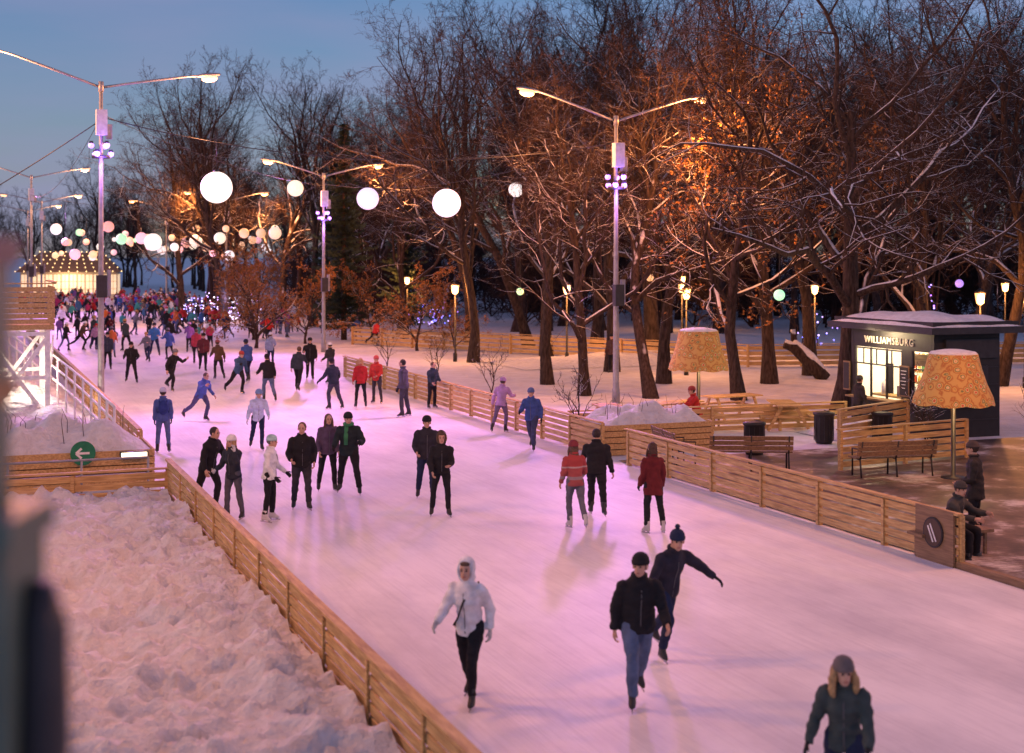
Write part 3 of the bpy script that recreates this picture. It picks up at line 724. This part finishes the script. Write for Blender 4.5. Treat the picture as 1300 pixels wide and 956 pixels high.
for i in range(n1+1):
    for j in range(n2+1):
        x=-.45+(W_+.9)*i/n1;y=-.5+(L_+1.0)*j/n2; a=(1-abs(2*i/n1-1)**6)*(1-abs(2*j/n2-1)**6)
        V.append((x,y,H_+.19+.36*a*(.8+.4*noise.noise(Vector((x,y,0))))))
for i in range(n1):
    for j in range(n2): a=i*(n2+1)+j; F.append((a,a+n2+1,a+n2+2,a+1))
w.add(V,F,M_snowcap,True); part('roof_snow',w)
tx=bpy.data.curves.new('sign_text','FONT'); tx.body='WILLIAMSBURG'; tx.size=.29; tx.extrude=.012; tx.align_x='CENTER'; tx.space_character=1.22
to=bpy.data.objects.new('sign_lettering',tx); COL.objects.link(to); to.data.materials.append(mat('sign_cream',(.8,.75,.6))); to.parent=kx
to.matrix_local=Matrix(((0,0,-1,-.018),(-1,0,0,2.1),(0,1,0,2.58),(0,0,0,1)))
w=MB(); w.box((-.09,1.24,1.55),(.03,.44,.9),M_woodd); w.box((-.108,1.24,1.55),(.01,.38,.82),M_black)
for k in range(6): w.box((-.115,1.24+.02*(k%2),1.85-.1*k),(.003,.26-.05*(k%3),.018),M_white)
w.box((-.07,4.15,1.5),(.03,.34,.9),M_woodd); w.box((-.088,4.15,1.5),(.01,.29,.8),M_black)
part('chalkboards',w)
light('kiosk_lamp','POINT',(1.0,2.3,2.45),190,(1,.74,.42),kx,.2); light('kiosk_lamp','POINT',(-.5,2.3,2.85),130,(1,.72,.4),kx,.1)

# ------------------------------------------------------------ giant floral lampshades
def floral():
    m,nt,b=nodes('floral_shade_fabric')
    tc=nt.nodes.new('ShaderNodeTexCoord'); v=nt.nodes.new('ShaderNodeTexVoronoi'); v.inputs['Scale'].default_value=5.5
    n=nt.nodes.new('ShaderNodeTexNoise'); n.inputs['Scale'].default_value=8; n.inputs['Detail'].default_value=3
    nt.links.new(tc.outputs['Object'],v.inputs['Vector']); nt.links.new(tc.outputs['Object'],n.inputs['Vector'])
    ad=nt.nodes.new('ShaderNodeMath'); ad.operation='MULTIPLY_ADD'; ad.inputs[1].default_value=.6; nt.links.new(n.outputs['Fac'],ad.inputs[0]); nt.links.new(v.outputs['Distance'],ad.inputs[2])
    r=nt.nodes.new('ShaderNodeValToRGB'); e=r.color_ramp.elements; e[0].position=.42; e[0].color=(.50,.10,.04,1); e[1].position=.95; e[1].color=(.55,.30,.08,1)
    for p,c in((.53,(.72,.50,.20,1)),(.61,(.10,.12,.04,1)),(.70,(.60,.33,.08,1)),(.82,(.38,.12,.03,1))): k=e.new(p); k.color=c
    nt.links.new(ad.outputs[0],r.inputs['Fac']); nt.links.new(r.outputs['Color'],b.inputs['Base Color']); nt.links.new(r.outputs['Color'],b.inputs['Emission Color'])
    b.inputs['Emission Strength'].default_value=.14; b.inputs['Roughness'].default_value=.8  # weak emission stands in for bulb light passing through the fabric
    m.cycles.emission_sampling='NONE'
    return m
M_fl=floral()
def shade(x,y,zb,zt,rb,rt,e):
    b=MB(); n=32;V=[];F=[]
    prof=[(rb,zb),(rb*.90+rt*.1,zb+(zt-zb)*.12),(rb*.6+rt*.4-.03,zb+(zt-zb)*.4),(rb*.3+rt*.7-.03,zb+(zt-zb)*.7),(rt,zt)]
    for r_,z_ in prof:
        for i in range(n):
            a=2*math.pi*i/n; q=r_*(1+.012*math.cos(8*a)); V.append((q*math.cos(a),q*math.sin(a),z_-(.05*abs(math.sin(4*a)) if z_==zb else 0)))
    for j in range(4):
        for i in range(n): i2=(i+1)%n; F.append((j*n+i,j*n+i2,(j+1)*n+i2,(j+1)*n+i))
    b.add(V,F,M_fl,True)
    b.loft([((0,0,zt-.01),(rt,0,0),(0,rt,0)),((0,0,zt+.05),(rt*.9,0,0),(0,rt*.9,0)),((0,0,zt+.1),(rt*.4,0,0),(0,rt*.4,0))],M_snowcap,24)
    b.tube([(0,0,0),(0,0,.06),(0,0,.08),(0,0,zt)],[.3,.28,.06,.05],M_dark,12)
    for a in range(4): b.tube([(0,0,zt-.1),(rt*math.cos(a*1.57),rt*math.sin(a*1.57),zt-.03)],.02,M_dark,6)
    b.ell((0,0,zb+.5),(.1,.1,.13),emis('bulb',(1,.7,.35),6),None,10,8)
    o=b.build('giant_floral_lampshade',(x,y,0)); light('shade_bulb','POINT',(0.18,-.1,zb+.45),e,(1,.62,.28),o,.1)
shade(5.73,43.7,1.74,2.9,.92,.60,70)
shade(10.3,33.2,1.78,2.92,.94,.56,70)

# ------------------------------------------------------------ terrace furniture
def bench(s,t,rz):
    b=MB()
    for k in range(4): b.box((0,-.02+k*.11,.45),(2.0,.09,.035),M_woodd)
    for k in range(3):
        b.box((0,.44+k*.03,.56+k*.12),(2.0,.03,.10),M_woodd,Matrix.Rotation(-.25,3,'X'))
    for x in(-.9,0,.9):
        b.tube([(x,-.05,0),(x,-.03,.42),(x,.38,.42),(x,.52,.85)],.022,M_black,8); b.tube([(x,.38,.42),(x,.45,0)],.022,M_black,8)
        b.tube([(x,-.05,.42),(x,-.05,.64),(x,.42,.66)],.018,M_black,8)
    b.build('park_bench',R(s,t,.02),RA+rz)
bench(30.2,18.0,rad(155)); bench(31.6,16.9,rad(80)); bench(28.2,20.6,rad(170))
def bin_(s,t):
    b=MB(); b.loft([((0,0,0),(.22,0,0),(0,.22,0)),((0,0,.06),(.24,0,0),(0,.24,0)),((0,0,.75),(.27,0,0),(0,.27,0)),((0,0,.78),(.30,0,0),(0,.30,0)),((0,0,.84),(.30,0,0),(0,.30,0)),((0,0,.86),(.2,0,0),(0,.2,0))],M_black,20)
    for a in range(12): b.box((.265*math.cos(a*.5236),.265*math.sin(a*.5236),.4),(.02,.02,.66),M_dark,Matrix.Rotation(a*.5236,3,'Z'))
    b.tube([(.2,0,.86),(.0,0,.9)],.01,M_dark,6)
    b.build('litter_bin',R(s,t,.02),RA)
bin_(32.3,19.4); bin_(33.6,22.4); bin_(33.0,23.9)
def ptable(s,t,rz):
    b=MB()
    for k in range(5): b.box((0,-.3+.15*k,.75),(1.9,.135,.04),M_wood)
    for sy in(-1,1):
        for k in(0,1): b.box((0,sy*(.66+.14*k),.45),(1.9,.13,.04),M_wood)
    for x in(-.7,.7):
        b.bar((x,-.2,.73),(x,-.62,0),.05,.09,M_wood); b.bar((x,.2,.73),(x,.62,0),.05,.09,M_wood); b.bar((x+.05,-.8,.41),(x+.05,.8,.41),.05,.08,M_wood)
    b.build('picnic_table',R(s,t,.02),RA+rz)
ptable(38.3,20.2,.3); ptable(36.9,23.2,1.2); ptable(39.5,22.9,.1); ptable(37.8,17.9,1.4)
def stool(x,y):
    b=MB(); b.box((0,0,.40),(1.5,.42,.05),M_woodd)
    for sx in(-.6,.6):
        for sy in(-.15,.15): b.bar((sx,sy,0),(sx,sy,.38),.05,.05,M_woodd)
    b.build('wooden_stool',(x,y,.02),rad(20))
stool(7.62,24.7); stool(5.6,42.7)
snowfield('snow_heap',33.0,36.0,23.0,25.4,.12,bank(33.0,36.0,23.0,25.4,.6),M_snow2)
snowfield('snow_heap',60,66,24,40,.4,bank(60,66,24,40,.5),M_snow2)

# ------------------------------------------------------------ viewing platform (left)
pf_=empty('wooden_viewing_platform',(-17.6,44.6,0),RA)
b=MB()
b.box((0,0,3.0),(6.0,3.4,.16),M_wood)
for k in range(7): b.box((3.0,0,3.18+k*.165),(.03,3.4,.14),M_wood); b.box((0,-1.7,3.18+k*.165),(5.96,.03,.14),M_wood)
for x in(-2.9,-1,1,2.9): b.box((x,-1.64,3.66),(.08,.08,1.2),M_wood)
b.box((0,-1.69,4.35),(6.1,.14,.04),M_wood); b.box((3.0,0,4.39),(.14,3.5,.04),M_wood)
o=b.build('deck_and_parapet'); o.parent=pf_
b=MB()
for x in(-2.8,-.9,1.0,2.8):
    for y in(-1.55,1.55): b.box((x,y,1.46),(.16,.16,2.92),M_white)
for i,x in enumerate((-2.8,-.9,1.0)):
    x2=(-.9,1.0,2.8)[i]
    for y in(-1.64,1.64): b.bar((x,y,.2),(x2,y,2.7),.06,.12,M_white); b.bar((x,y+.07*(-1 if y<0 else 1),2.7),(x2,y+.07*(-1 if y<0 else 1),.2),.06,.12,M_white)
for y in(-1.64,1.64):
    for z in(.25,1.45,2.8): b.bar((-2.8,y*1.08,z),(2.8,y*1.08,z),.05,.12,M_white)
b.bar((2.9,-1.5,.2),(2.9,1.5,2.7),.06,.12,M_white); b.bar((2.97,-1.5,2.7),(2.97,1.5,.2),.06,.12,M_white)
o=b.build('timber_trestle'); o.parent=pf_
# curved white handrail of the ramp leading down from the platform to the rink gate
b=MB()
rp_=[R(58-22*q,1.6+2.0*math.sin(q*1.5),0) for q in [i/14 for i in range(15)]]
for k,hh in enumerate((.75,1.15,1.5)):
    b.tube([p+Vector((0,0,hh+1.3*(1-i/14)**1.5)) for i,p in enumerate(rp_)],.035,M_white,6)
for i,p in enumerate(rp_): b.tube([p,p+Vector((0,0,1.5+1.3*(1-i/14)**1.5))],.035,M_white,6)
b.build('curved_ramp_handrail')

# ------------------------------------------------------------ bridge railing right beside the viewpoint
M_green=mat('green_grey_paint',(.10,.15,.12),.5)
b=MB()
b.box((-.10,0,4.55),(.16,.16,1.30),M_green); b.box((-.10,0,5.21),(.19,.19,.05),M_dark); 
b.box((-.085,0,4.35),(.24,.22,.70),M_green); b.box((-.085,0,4.71),(.27,.25,.05),M_green); b.box((-.10,0,4.95),(.18,.18,.04),mat('wood_rail',(.30,.17,.08)))
b.loft([((.055,.02,3.6),(.045,0,0),(0,.05,0)),((.06,.02,4.3),(.05,0,0),(0,.06,0)),((.06,.02,4.52),(.046,0,0),(0,.05,0)),((.055,.02,4.60),(.025,0,0),(0,.03,0))],M_dark,14)
b.tube([(-.9,0,5.1),(-.2,0,5.1)],.03,M_dark,10); b.tube([(-.9,0,4.2),(-.2,0,4.2)],.03,M_dark,10)
for k in range(5): b.tube([(-.8+k*.13,0,4.2),(-.8+k*.13,0,5.1)],.012,M_dark,8)
b.build('bridge_railing',(-.925,2.6,0),0)

# ------------------------------------------------------------ pavilion at far end
pv=empty('lit_pavilion',(-53.0,171,0),RA*.6)
b=MB()
M_pw=mat('pavilion_cream',(.55,.48,.38)); M_glow=emis('pavilion_window_glow',(1,.66,.30),.75)
b.box((0,0,1.7),(11,6,3.3),M_pw)
for k in range(12):
    b.box((-5.0+k*.91,-3.03,1.85),(.72,.04,2.3),M_glow)
    b.box((-5.0+k*.91,-3.07,1.85),(.05,.05,2.3),M_pw); b.box((-5.0+k*.91,-3.07,2.2),(.74,.05,.06),M_pw); b.box((-5.0+k*.91,-3.07,1.3),(.74,.05,.06),M_pw)
for k in range(6): b.box((5.53,-2.4+k*.95,1.85),(.04,.72,2.3),M_glow)
o=b.build('walls_and_windows'); o.parent=pv
b=MB()
M_roof=mat('pavilion_roof',(.12,.08,.06))
b.add([(-6,-3.8,3.3),(6,-3.8,3.3),(6,3.8,3.3),(-6,3.8,3.3),(-3.6,0,5.6),(3.6,0,5.6)],[(0,1,5,4),(2,3,4,5),(1,2,5),(3,0,4),(3,2,1,0)],M_roof,False)
o=b.build('roof'); o.parent=pv
b=MB(); bm_=emis('roof_bulb',(1,.62,.22),4)
for j in range(6):
    q=j/5; xs=6-2.4*q
    for i in range(13):
        b.ell((-xs+2*xs*i/12,-3.8+3.8*q,3.40+2.3*q),(.06,.06,.06),bm_,None,6,4)
o=b.build('roof_bulbs'); o.parent=pv
light('pavilion_light','POINT',(0,-5,3),350,(1,.6,.28),pv,.5)

# ------------------------------------------------------------ park lanterns and fairy lights
def lantern(x,y,h,e):
    b=MB(); b.tube([(0,0,0),(0,0,.4),(0,0,.45),(0,0,h-.3)],[.1,.1,.05,.035],M_black,10)
    b.loft([((0,0,h-.3),(.06,0,0),(0,.06,0)),((0,0,h-.22),(.14,0,0),(0,.14,0)),((0,0,h+.16),(.2,0,0),(0,.2,0))],emis('lantern_glow',(1,.40,.10),2.8),12)
    b.loft([((0,0,h+.165),(.24,0,0),(0,.24,0)),((0,0,h+.27),(.12,0,0),(0,.12,0)),((0,0,h+.36),(.03,0,0),(0,.03,0))],M_black,12)
    o=b.build('park_lantern',(x,y,0)); light('lantern_light','POINT',(0,-.35,h-.1),e,(1,.36,.09),o,.2)
for x,y,e in((-2.8,70,550),(2.7,70,550),(14.9,70,600),(18.1,55,500),(20.2,56,300),(8.6,72,550),(7.6,62,550),(26,75,500),(-7.0,95,600),(12,100,500)): lantern(x,y,3.6,e)
def fairy(x,y,wd,h,n,cols,seed,st=3.5):
    rr=random.Random(seed); b=MB()
    for k in range(9):
        px=rr.uniform(-wd/2,wd/2); b.tube([(px,0,0),(px+rr.uniform(-.3,.3),0,h*.6),(px+rr.uniform(-.6,.6),0,h)],[.04,.03,.01],M_twig,5)
    for k in range(n):
        q=rr.random()
        c=rr.choice(cols); r_=rr.uniform(.03,.06)
        b.ell((rr.gauss(0,wd*.22),rr.uniform(-1,1),.2+h*q*rr.random()**.3),(r_,r_,r_),emis('fairy_bulb',c,st),None,5,3)
    b.build('fairy_light_shrub',(x,y,0))
BL=[(.12,.14,1),(.35,.2,1),(.5,.35,1)]
fairy(-6.2,105,4,1.8,80,BL,1); fairy(-21.5,110,6,2.4,200,[(.8,.6,1),(.5,.3,1),(1,.9,1)],2,4); fairy(-25,112,3,1.8,110,[(.8,.7,1),(.3,.3,1)],3,4); fairy(21.5,74,1.0,4.6,40,[(.4,.12,1),(.3,.2,1)],4,5)
light('fairy_glow','POINT',(-21.5,107.5,2.0),260,(.55,.45,1),None,.6)
fairy(17,80,2.5,2.0,30,BL,7)

# ------------------------------------------------------------ trees
def tree_mesh(name,seed,H,r0,first=.25,ang=(45,75),lenr=.5,up=.06,kids=(10,7,6,4),leafy=0,jit=.16,twigm=M_twig,barkm=M_bark,lead=.62,leaf_h=99):
    rr=random.Random(seed); NS=(8,8,5,4,3); SD=(12,7,5,3,3)
    lv=[[] for _ in range(5)]; leaves=[]
    def grow(p,d,L,r,l):
        ns=NS[l]; pts=[p.copy()]; ds=[]
        jj=jit*(.6 if l==0 else 1.0+.25*l)
        for i in range(ns):
            d=d+Vector((rr.gauss(0,1),rr.gauss(0,1),rr.gauss(0,1)))*jj
            d.z+=up*(1.6 if l==1 else 1.0); d.normalize(); p=p+d*(L/ns); pts.append(p.copy()); ds.append(d.copy())
        end=.38 if l==0 else .25
        radii=[r*(1-(1-end)*i/ns) for i in range(ns+1)]
        if l==0: radii[0]*=1.45; 
        lv[l].append((pts,radii))
        if l>=4:
            if leafy and rr.random()<leafy*(1.0 if pts[0].z<leaf_h else .15): leaves.append((pts[-1],pts[1]))
            return
        nk=kids[l] if l<len(kids) else 0
        for k in range(nk):
            q=(first+(1-first)*(k+rr.random()*.8)/nk) if l==0 else (.16+.84*(k+rr.random())/nk)
            q=min(q,.995); ix=int(q*ns); fr=q*ns-ix
            bp=pts[ix].lerp(pts[min(ix+1,ns)],fr); dd=ds[min(ix,ns-1)]
            a=rad(rr.uniform(*ang))*((1-.55*q) if l==0 else .85)
            perp=dd.orthogonal().normalized(); perp.rotate(Matrix.Rotation(rr.uniform(0,6.283) if l else k*2.4+rr.uniform(-.5,.5),3,dd))
            nd=(dd*math.cos(a)+perp*math.sin(a)).normalized()
            cl=(H*lenr*(1-.30*q) if l==0 else L*(.52 if l==1 else .55)*(1-.45*q))*rr.uniform(.75,1.2)
            rc_=max(.0085,radii[ix]*(.62 if l==0 else .55)*rr.uniform(.8,1.05))
            grow(bp,nd,cl,rc_,l+1)
    grow(Vector((0,0,-.1)),Vector((rr.uniform(-.06,.06),rr.uniform(-.06,.06),1)),H*lead,r0,0)
    VV=[];QQ=[];MM=[];off=0
    for l in range(5):
        if not lv[l]: continue
        P=np.array([[tuple(p) for p in b[0]] for b in lv[l]]); Rr=np.array([b[1] for b in lv[l]]); N,K1,_=P.shape; n=SD[l]
        Tn=P[:,-1]-P[:,0]; Tn/=np.linalg.norm(Tn,axis=1)[:,None]
        ref=np.where(np.abs(Tn[:,2:3])<.8,np.array([[0,0,1.]]),np.array([[1.,0,0]]))
        A=np.cross(Tn,ref); A/=np.linalg.norm(A,axis=1)[:,None]; B=np.cross(Tn,A)
        th=np.arange(n)*2*np.pi/n
        ring=A[:,None,None,:]*np.cos(th)[None,None,:,None]+B[:,None,None,:]*np.sin(th)[None,None,:,None]
        V=P[:,:,None,:]+ring*Rr[:,:,None,None]
        VV.append(V.reshape(-1,3))
        base=off+np.arange(N)[:,None,None]*K1*n+np.arange(K1-1)[None,:,None]*n
        i=np.arange(n)[None,None,:]; i2=(i+1)%n
        Q=np.stack([base+i,base+n+i,base+n+i2,base+i2],-1).reshape(-1,4)
        QQ.append(Q); MM.append(np.full(len(Q),0 if l<4 else 1)); off+=N*K1*n
    if leaves:
        LV=[]
        for a,b_ in leaves:
            for k in range(4):
                c=a.lerp(b_,rr.random()); s=rr.uniform(.035,.075); u=Vector((rr.gauss(0,1),rr.gauss(0,1),rr.gauss(0,1))).normalized(); v=u.orthogonal().normalized()
                LV+= [tuple(c+u*s),tuple(c+v*s*.7),tuple(c-u*s),tuple(c-v*s*.7)]
        LV=np.array(LV); VV.append(LV); Q=off+np.arange(len(LV)).reshape(-1,4); QQ.append(Q); MM.append(np.full(len(Q),2)); off+=len(LV)
    V=np.concatenate(VV);Q=np.concatenate(QQ);Mx=np.concatenate(MM)
    me=bpy.data.meshes.new(name); me.vertices.add(len(V)); me.vertices.foreach_set('co',V.astype(np.float32).ravel())
    me.loops.add(Q.size); me.loops.foreach_set('vertex_index',Q.astype(np.int32).ravel())
    me.polygons.add(len(Q)); me.polygons.foreach_set('loop_start',np.arange(0,Q.size,4,dtype=np.int32))
    for m in(barkm,twigm,M_leaf): me.materials.append(m)
    me.polygons.foreach_set('material_index',Mx.astype(np.int32)); me.polygons.foreach_set('use_smooth',np.ones(len(Q),bool))
    me.update(calc_edges=True); me.validate(); return me
t1=time.time()
KD=(12,9,7,6)
TA=tree_mesh('tree_a',11,14.5,.31,.26,(55,95),.58,.035,kids=KD,lead=.62)
TB=tree_mesh('tree_b',22,15.5,.23,.26,(35,80),.46,.05,kids=KD,lead=.72)
TC=tree_mesh('tree_c',33,16,.22,.28,(30,65),.44,.07,kids=KD,lead=.74)
TD=tree_mesh('tree_d',44,15.5,.24,.22,(40,85),.48,.05,kids=KD,lead=.68)
TL=tree_mesh('tree_leafy',55,14.5,.21,.22,(40,80),.48,.05,leafy=.42,kids=KD,lead=.66,leaf_h=10.5)
TBu=tree_mesh('bush_leafy',66,6.5,.10,.05,(40,75),.60,.04,kids=(10,7,6,4),leafy=.8)
bd=bark_mat('far_bark',(0.042,0.029,0.028),0.0)
FA=tree_mesh('far_tree_a',71,15.5,.20,.26,(30,65),.44,.08,twigm=bd,barkm=bd,kids=KD,lead=.72)
FB=tree_mesh('far_tree_b',72,15.5,.20,.28,(35,70),.44,.07,twigm=bd,barkm=bd,kids=KD,lead=.70)
FU=tree_mesh('undergrowth',73,3.4,.05,.03,(35,80),.75,.04,twigm=bd,barkm=bd,kids=(14,8,6,4),lead=.6)
print('trees',time.time()-t1)
def put(me,name,x,y,s,rz,parent=None,sz=None):
    o=bpy.data.objects.new(name,me); COL.objects.link(o); o.location=(x,y,0); o.scale=(s,s,sz or s); o.rotation_euler=(0,0,rz)
    if parent: o.parent=parent
    return o
for me,x,y,s,rz in((TA,10.9,46.9,1.12,.3),(TL,8.2,51.3,1.08,1.0),(TB,5.1,52,.98,2.0),(TD,2.7,53,.85,3.3),(TC,1.44,57.6,1.0,4.0),(TB,19.5,57,1.15,5.0),(TD,15.5,54,1.1,1.2),
                   (TC,-1.9,69.5,1.12,.4),(TD,4.5,64,1.2,2.2),(TD,10.5,58,1.15,3.0),(TC,13.0,62,1.25,5.1),(TB,22,68,1.2,.9),(TC,6.2,58,1.15,2.4),(TD,27,63,1.1,4.4),(TC,17,72,1.35,2.7),(TA,7.5,75,1.4,4.0),(TB,1.8,74,1.3,1.6)):
    put(me,'bare_tree',x,y,s,rz)
for me,x,y,s,rz in((TC,-22,108,1.32,.2),(TB,-18,112,1.36,1.8),(TD,-26,112,1.2,3.1),(TB,-10.8,98,1.25,.7),(TC,-14.5,104,1.3,4.1),(TD,-6.8,90,1.0,2.9),(TC,-2.5,84,1.2,5.5),(TB,1.0,80,1.3,3.9),(TC,5,84,1.45,1.1),(TB,-24,116,1.3,5.0)):
    put(me,'bare_tree',x,y,s,rz)
for x,y,s in((-14.4,80,.95),(-12.2,84,.8),(-17,95,1.0),(-5.2,78,.8),(-19.5,104,1.0),(-3,75,.6),(-8.5,86,.8),(-16,88,.8)): put(TBu,'leafy_shrub',x,y,s,x)
dt=empty('distant_tree_row'); rt=random.Random(9)
for i in range(80):
    y=rt.uniform(92,160); x=rt.uniform(0,.42*y+10)
    put(rt.choice([FA,FB,FA]),'tree_%d'%i,x,y,rt.uniform(1.25,1.7),rt.uniform(0,6),dt)
for i in range(60):
    y=rt.uniform(185,260); x=rt.uniform(-.40*y,-.0*y)
    put(rt.choice([FA,FB]),'treeb_%d'%i,x,y,rt.uniform(.95,1.3),rt.uniform(0,6),dt)
for i in range(16):
    y=rt.uniform(118,150); x=rt.uniform(-.225*y,-.02*y)
    put(rt.choice([FA,FB]),'treec_%d'%i,x,y,rt.uniform(1.15,1.45),rt.uniform(0,6),dt)
ug=empty('distant_undergrowth')
for i in range(210):
    y=rt.uniform(98,190); x=rt.uniform(-.16*y,.42*y+5)
    if (x*CA+y*SA)<26: continue
    put(FU,'shrub_%d'%i,x,y,rt.uniform(1.1,2.4),rt.uniform(0,6),ug)
def spruce(seed,H):
    rr=random.Random(seed); b=MB(); b.tube([(0,0,0),(0,0,H*.5),(0,0,H)],[.2,.12,.02],M_twig,8); V=[];F=[]
    z=1.0
    while z<H-.1:
        q=1-z/H; L=.15+2.7*q**.85*rr.uniform(.75,1.1); nb=7
        for k in range(nb):
            a=rr.uniform(0,6.283); l=L*rr.uniform(.55,1.15); d=Vector((math.cos(a),math.sin(a),-.35+.3*rr.random())); sd=Vector((-math.sin(a),math.cos(a),0))
            for j in range(int(6+l*9)):
                w_=j/(6+l*9); c=Vector((0,0,z+rr.uniform(-.05,.05)))+d*l*w_; c.z+=.25*l*w_*w_
                for sg_ in(-1,1):
                    s=.30*(1.1-w_)*rr.uniform(.6,1.2); e=c+sd*sg_*s+d*s*.6+Vector((0,0,-rr.uniform(.02,.2))); o=len(V)
                    V+= [c,c+d*.08,e,e-d*.05-Vector((0,0,.03))]; F.append((o,o+1,o+2,o+3))
        z+=rr.uniform(.10,.26)+.08*q
    b.add(V,F,M_needle,False); return b.mesh('spruce')
SP=spruce(4,13.5)
for x,y,s in((-10.4,88,1.0),(-13.0,104,.95),(-7.3,96,.85)): put(SP,'spruce_tree',x,y,s,x)
b=MB(); b.tube([(0,0,0),(-.5,0,.55),(-1.3,0,1.35),(-1.7,0,1.5)],[.30,.28,.24,.2],M_bark,12); b.tube([(-.1,0,.4),(-.6,0,.95),(-1.35,0,1.62)],[.16,.2,.14],M_snowcap,10)
b.tube([(-1.3,0,1.3),(-1.35,0,2.1)],[.14,.1],M_bark,8); b.build('leaning_tree_stump',(13.2,60,0),0)
SH=tree_mesh('sapling',81,2.6,.035,.3,(30,60),.5,.1,kids=(7,5,3,0))
for s,t in((52.5,17.2),(46.8,17.4),(60,17.5),(30.0,23.2),(26.5,25.4),(27.6,24.6),(35.5,15.9)): 
    p=R(s,t); put(SH,'sapling',p.x,p.y,1.0,s)
print('all',time.time()-T0)

# ------------------------------------------------------------ world, afterglow lamp, camera
wd=bpy.data.worlds.new('World'); scene.world=wd; wd.use_nodes=True; nt=wd.node_tree; bg=nt.nodes['Background']
sky=nt.nodes.new('ShaderNodeTexSky'); sky.sky_type='NISHITA'; sky.sun_disc=False; sky.sun_elevation=rad(5.0); sky.sun_rotation=rad(-115); sky.air_density=1.0; sky.dust_density=.6; sky.ozone_density=3.0
tc=nt.nodes.new('ShaderNodeTexCoord'); mp=nt.nodes.new('ShaderNodeMapping'); mp.inputs['Scale'].default_value=(1.5,1.5,8)
nz=nt.nodes.new('ShaderNodeTexNoise'); nz.inputs['Scale'].default_value=1.7; nz.inputs['Detail'].default_value=6
nt.links.new(tc.outputs['Generated'],mp.inputs['Vector']); nt.links.new(mp.outputs['Vector'],nz.inputs['Vector'])
rp=nt.nodes.new('ShaderNodeValToRGB'); rp.color_ramp.elements[0].position=.36; rp.color_ramp.elements[1].position=.68
rp.color_ramp.elements[1].color=(.75,.75,.75,1)
nt.links.new(nz.outputs['Fac'],rp.inputs['Fac'])
tn=nt.nodes.new('ShaderNodeMix'); tn.data_type='RGBA'; tn.blend_type='MULTIPLY'; tn.inputs[0].default_value=1; tn.inputs[7].default_value=(.95,.93,1.22,1)
nt.links.new(sky.outputs['Color'],tn.inputs[6])
mx=nt.nodes.new('ShaderNodeMix'); mx.data_type='RGBA'; mx.inputs[7].default_value=(1.45,1.5,2.5,1)
nt.links.new(rp.outputs['Color'],mx.inputs[0]); nt.links.new(tn.outputs[2],mx.inputs[6]); nt.links.new(mx.outputs[2],bg.inputs['Color'])
bg.inputs['Strength'].default_value=.20
sl=bpy.data.lights.new('sky_afterglow','SUN'); sl.energy=.04; sl.angle=rad(10); sl.color=(.8,.85,1)  # weak lamp added as sky afterglow; the sun itself is down
so=bpy.data.objects.new('sky_afterglow',sl); COL.objects.link(so); so.rotation_euler=(rad(80),0,rad(-100))
cam=bpy.data.cameras.new('camera'); co=bpy.data.objects.new('camera',cam); COL.objects.link(co)
co.location=(0,0,5.2); co.rotation_euler=(rad(90),0,0); cam.lens=50; cam.sensor_width=36; cam.shift_y=-153/1300; cam.clip_end=6000; cam.clip_start=.1
cam.dof.use_dof=True; cam.dof.focus_distance=34; cam.dof.aperture_fstop=1.2
scene.camera=co
scene.view_settings.view_transform='Standard'; scene.view_settings.look='None'; scene.view_settings.exposure=0
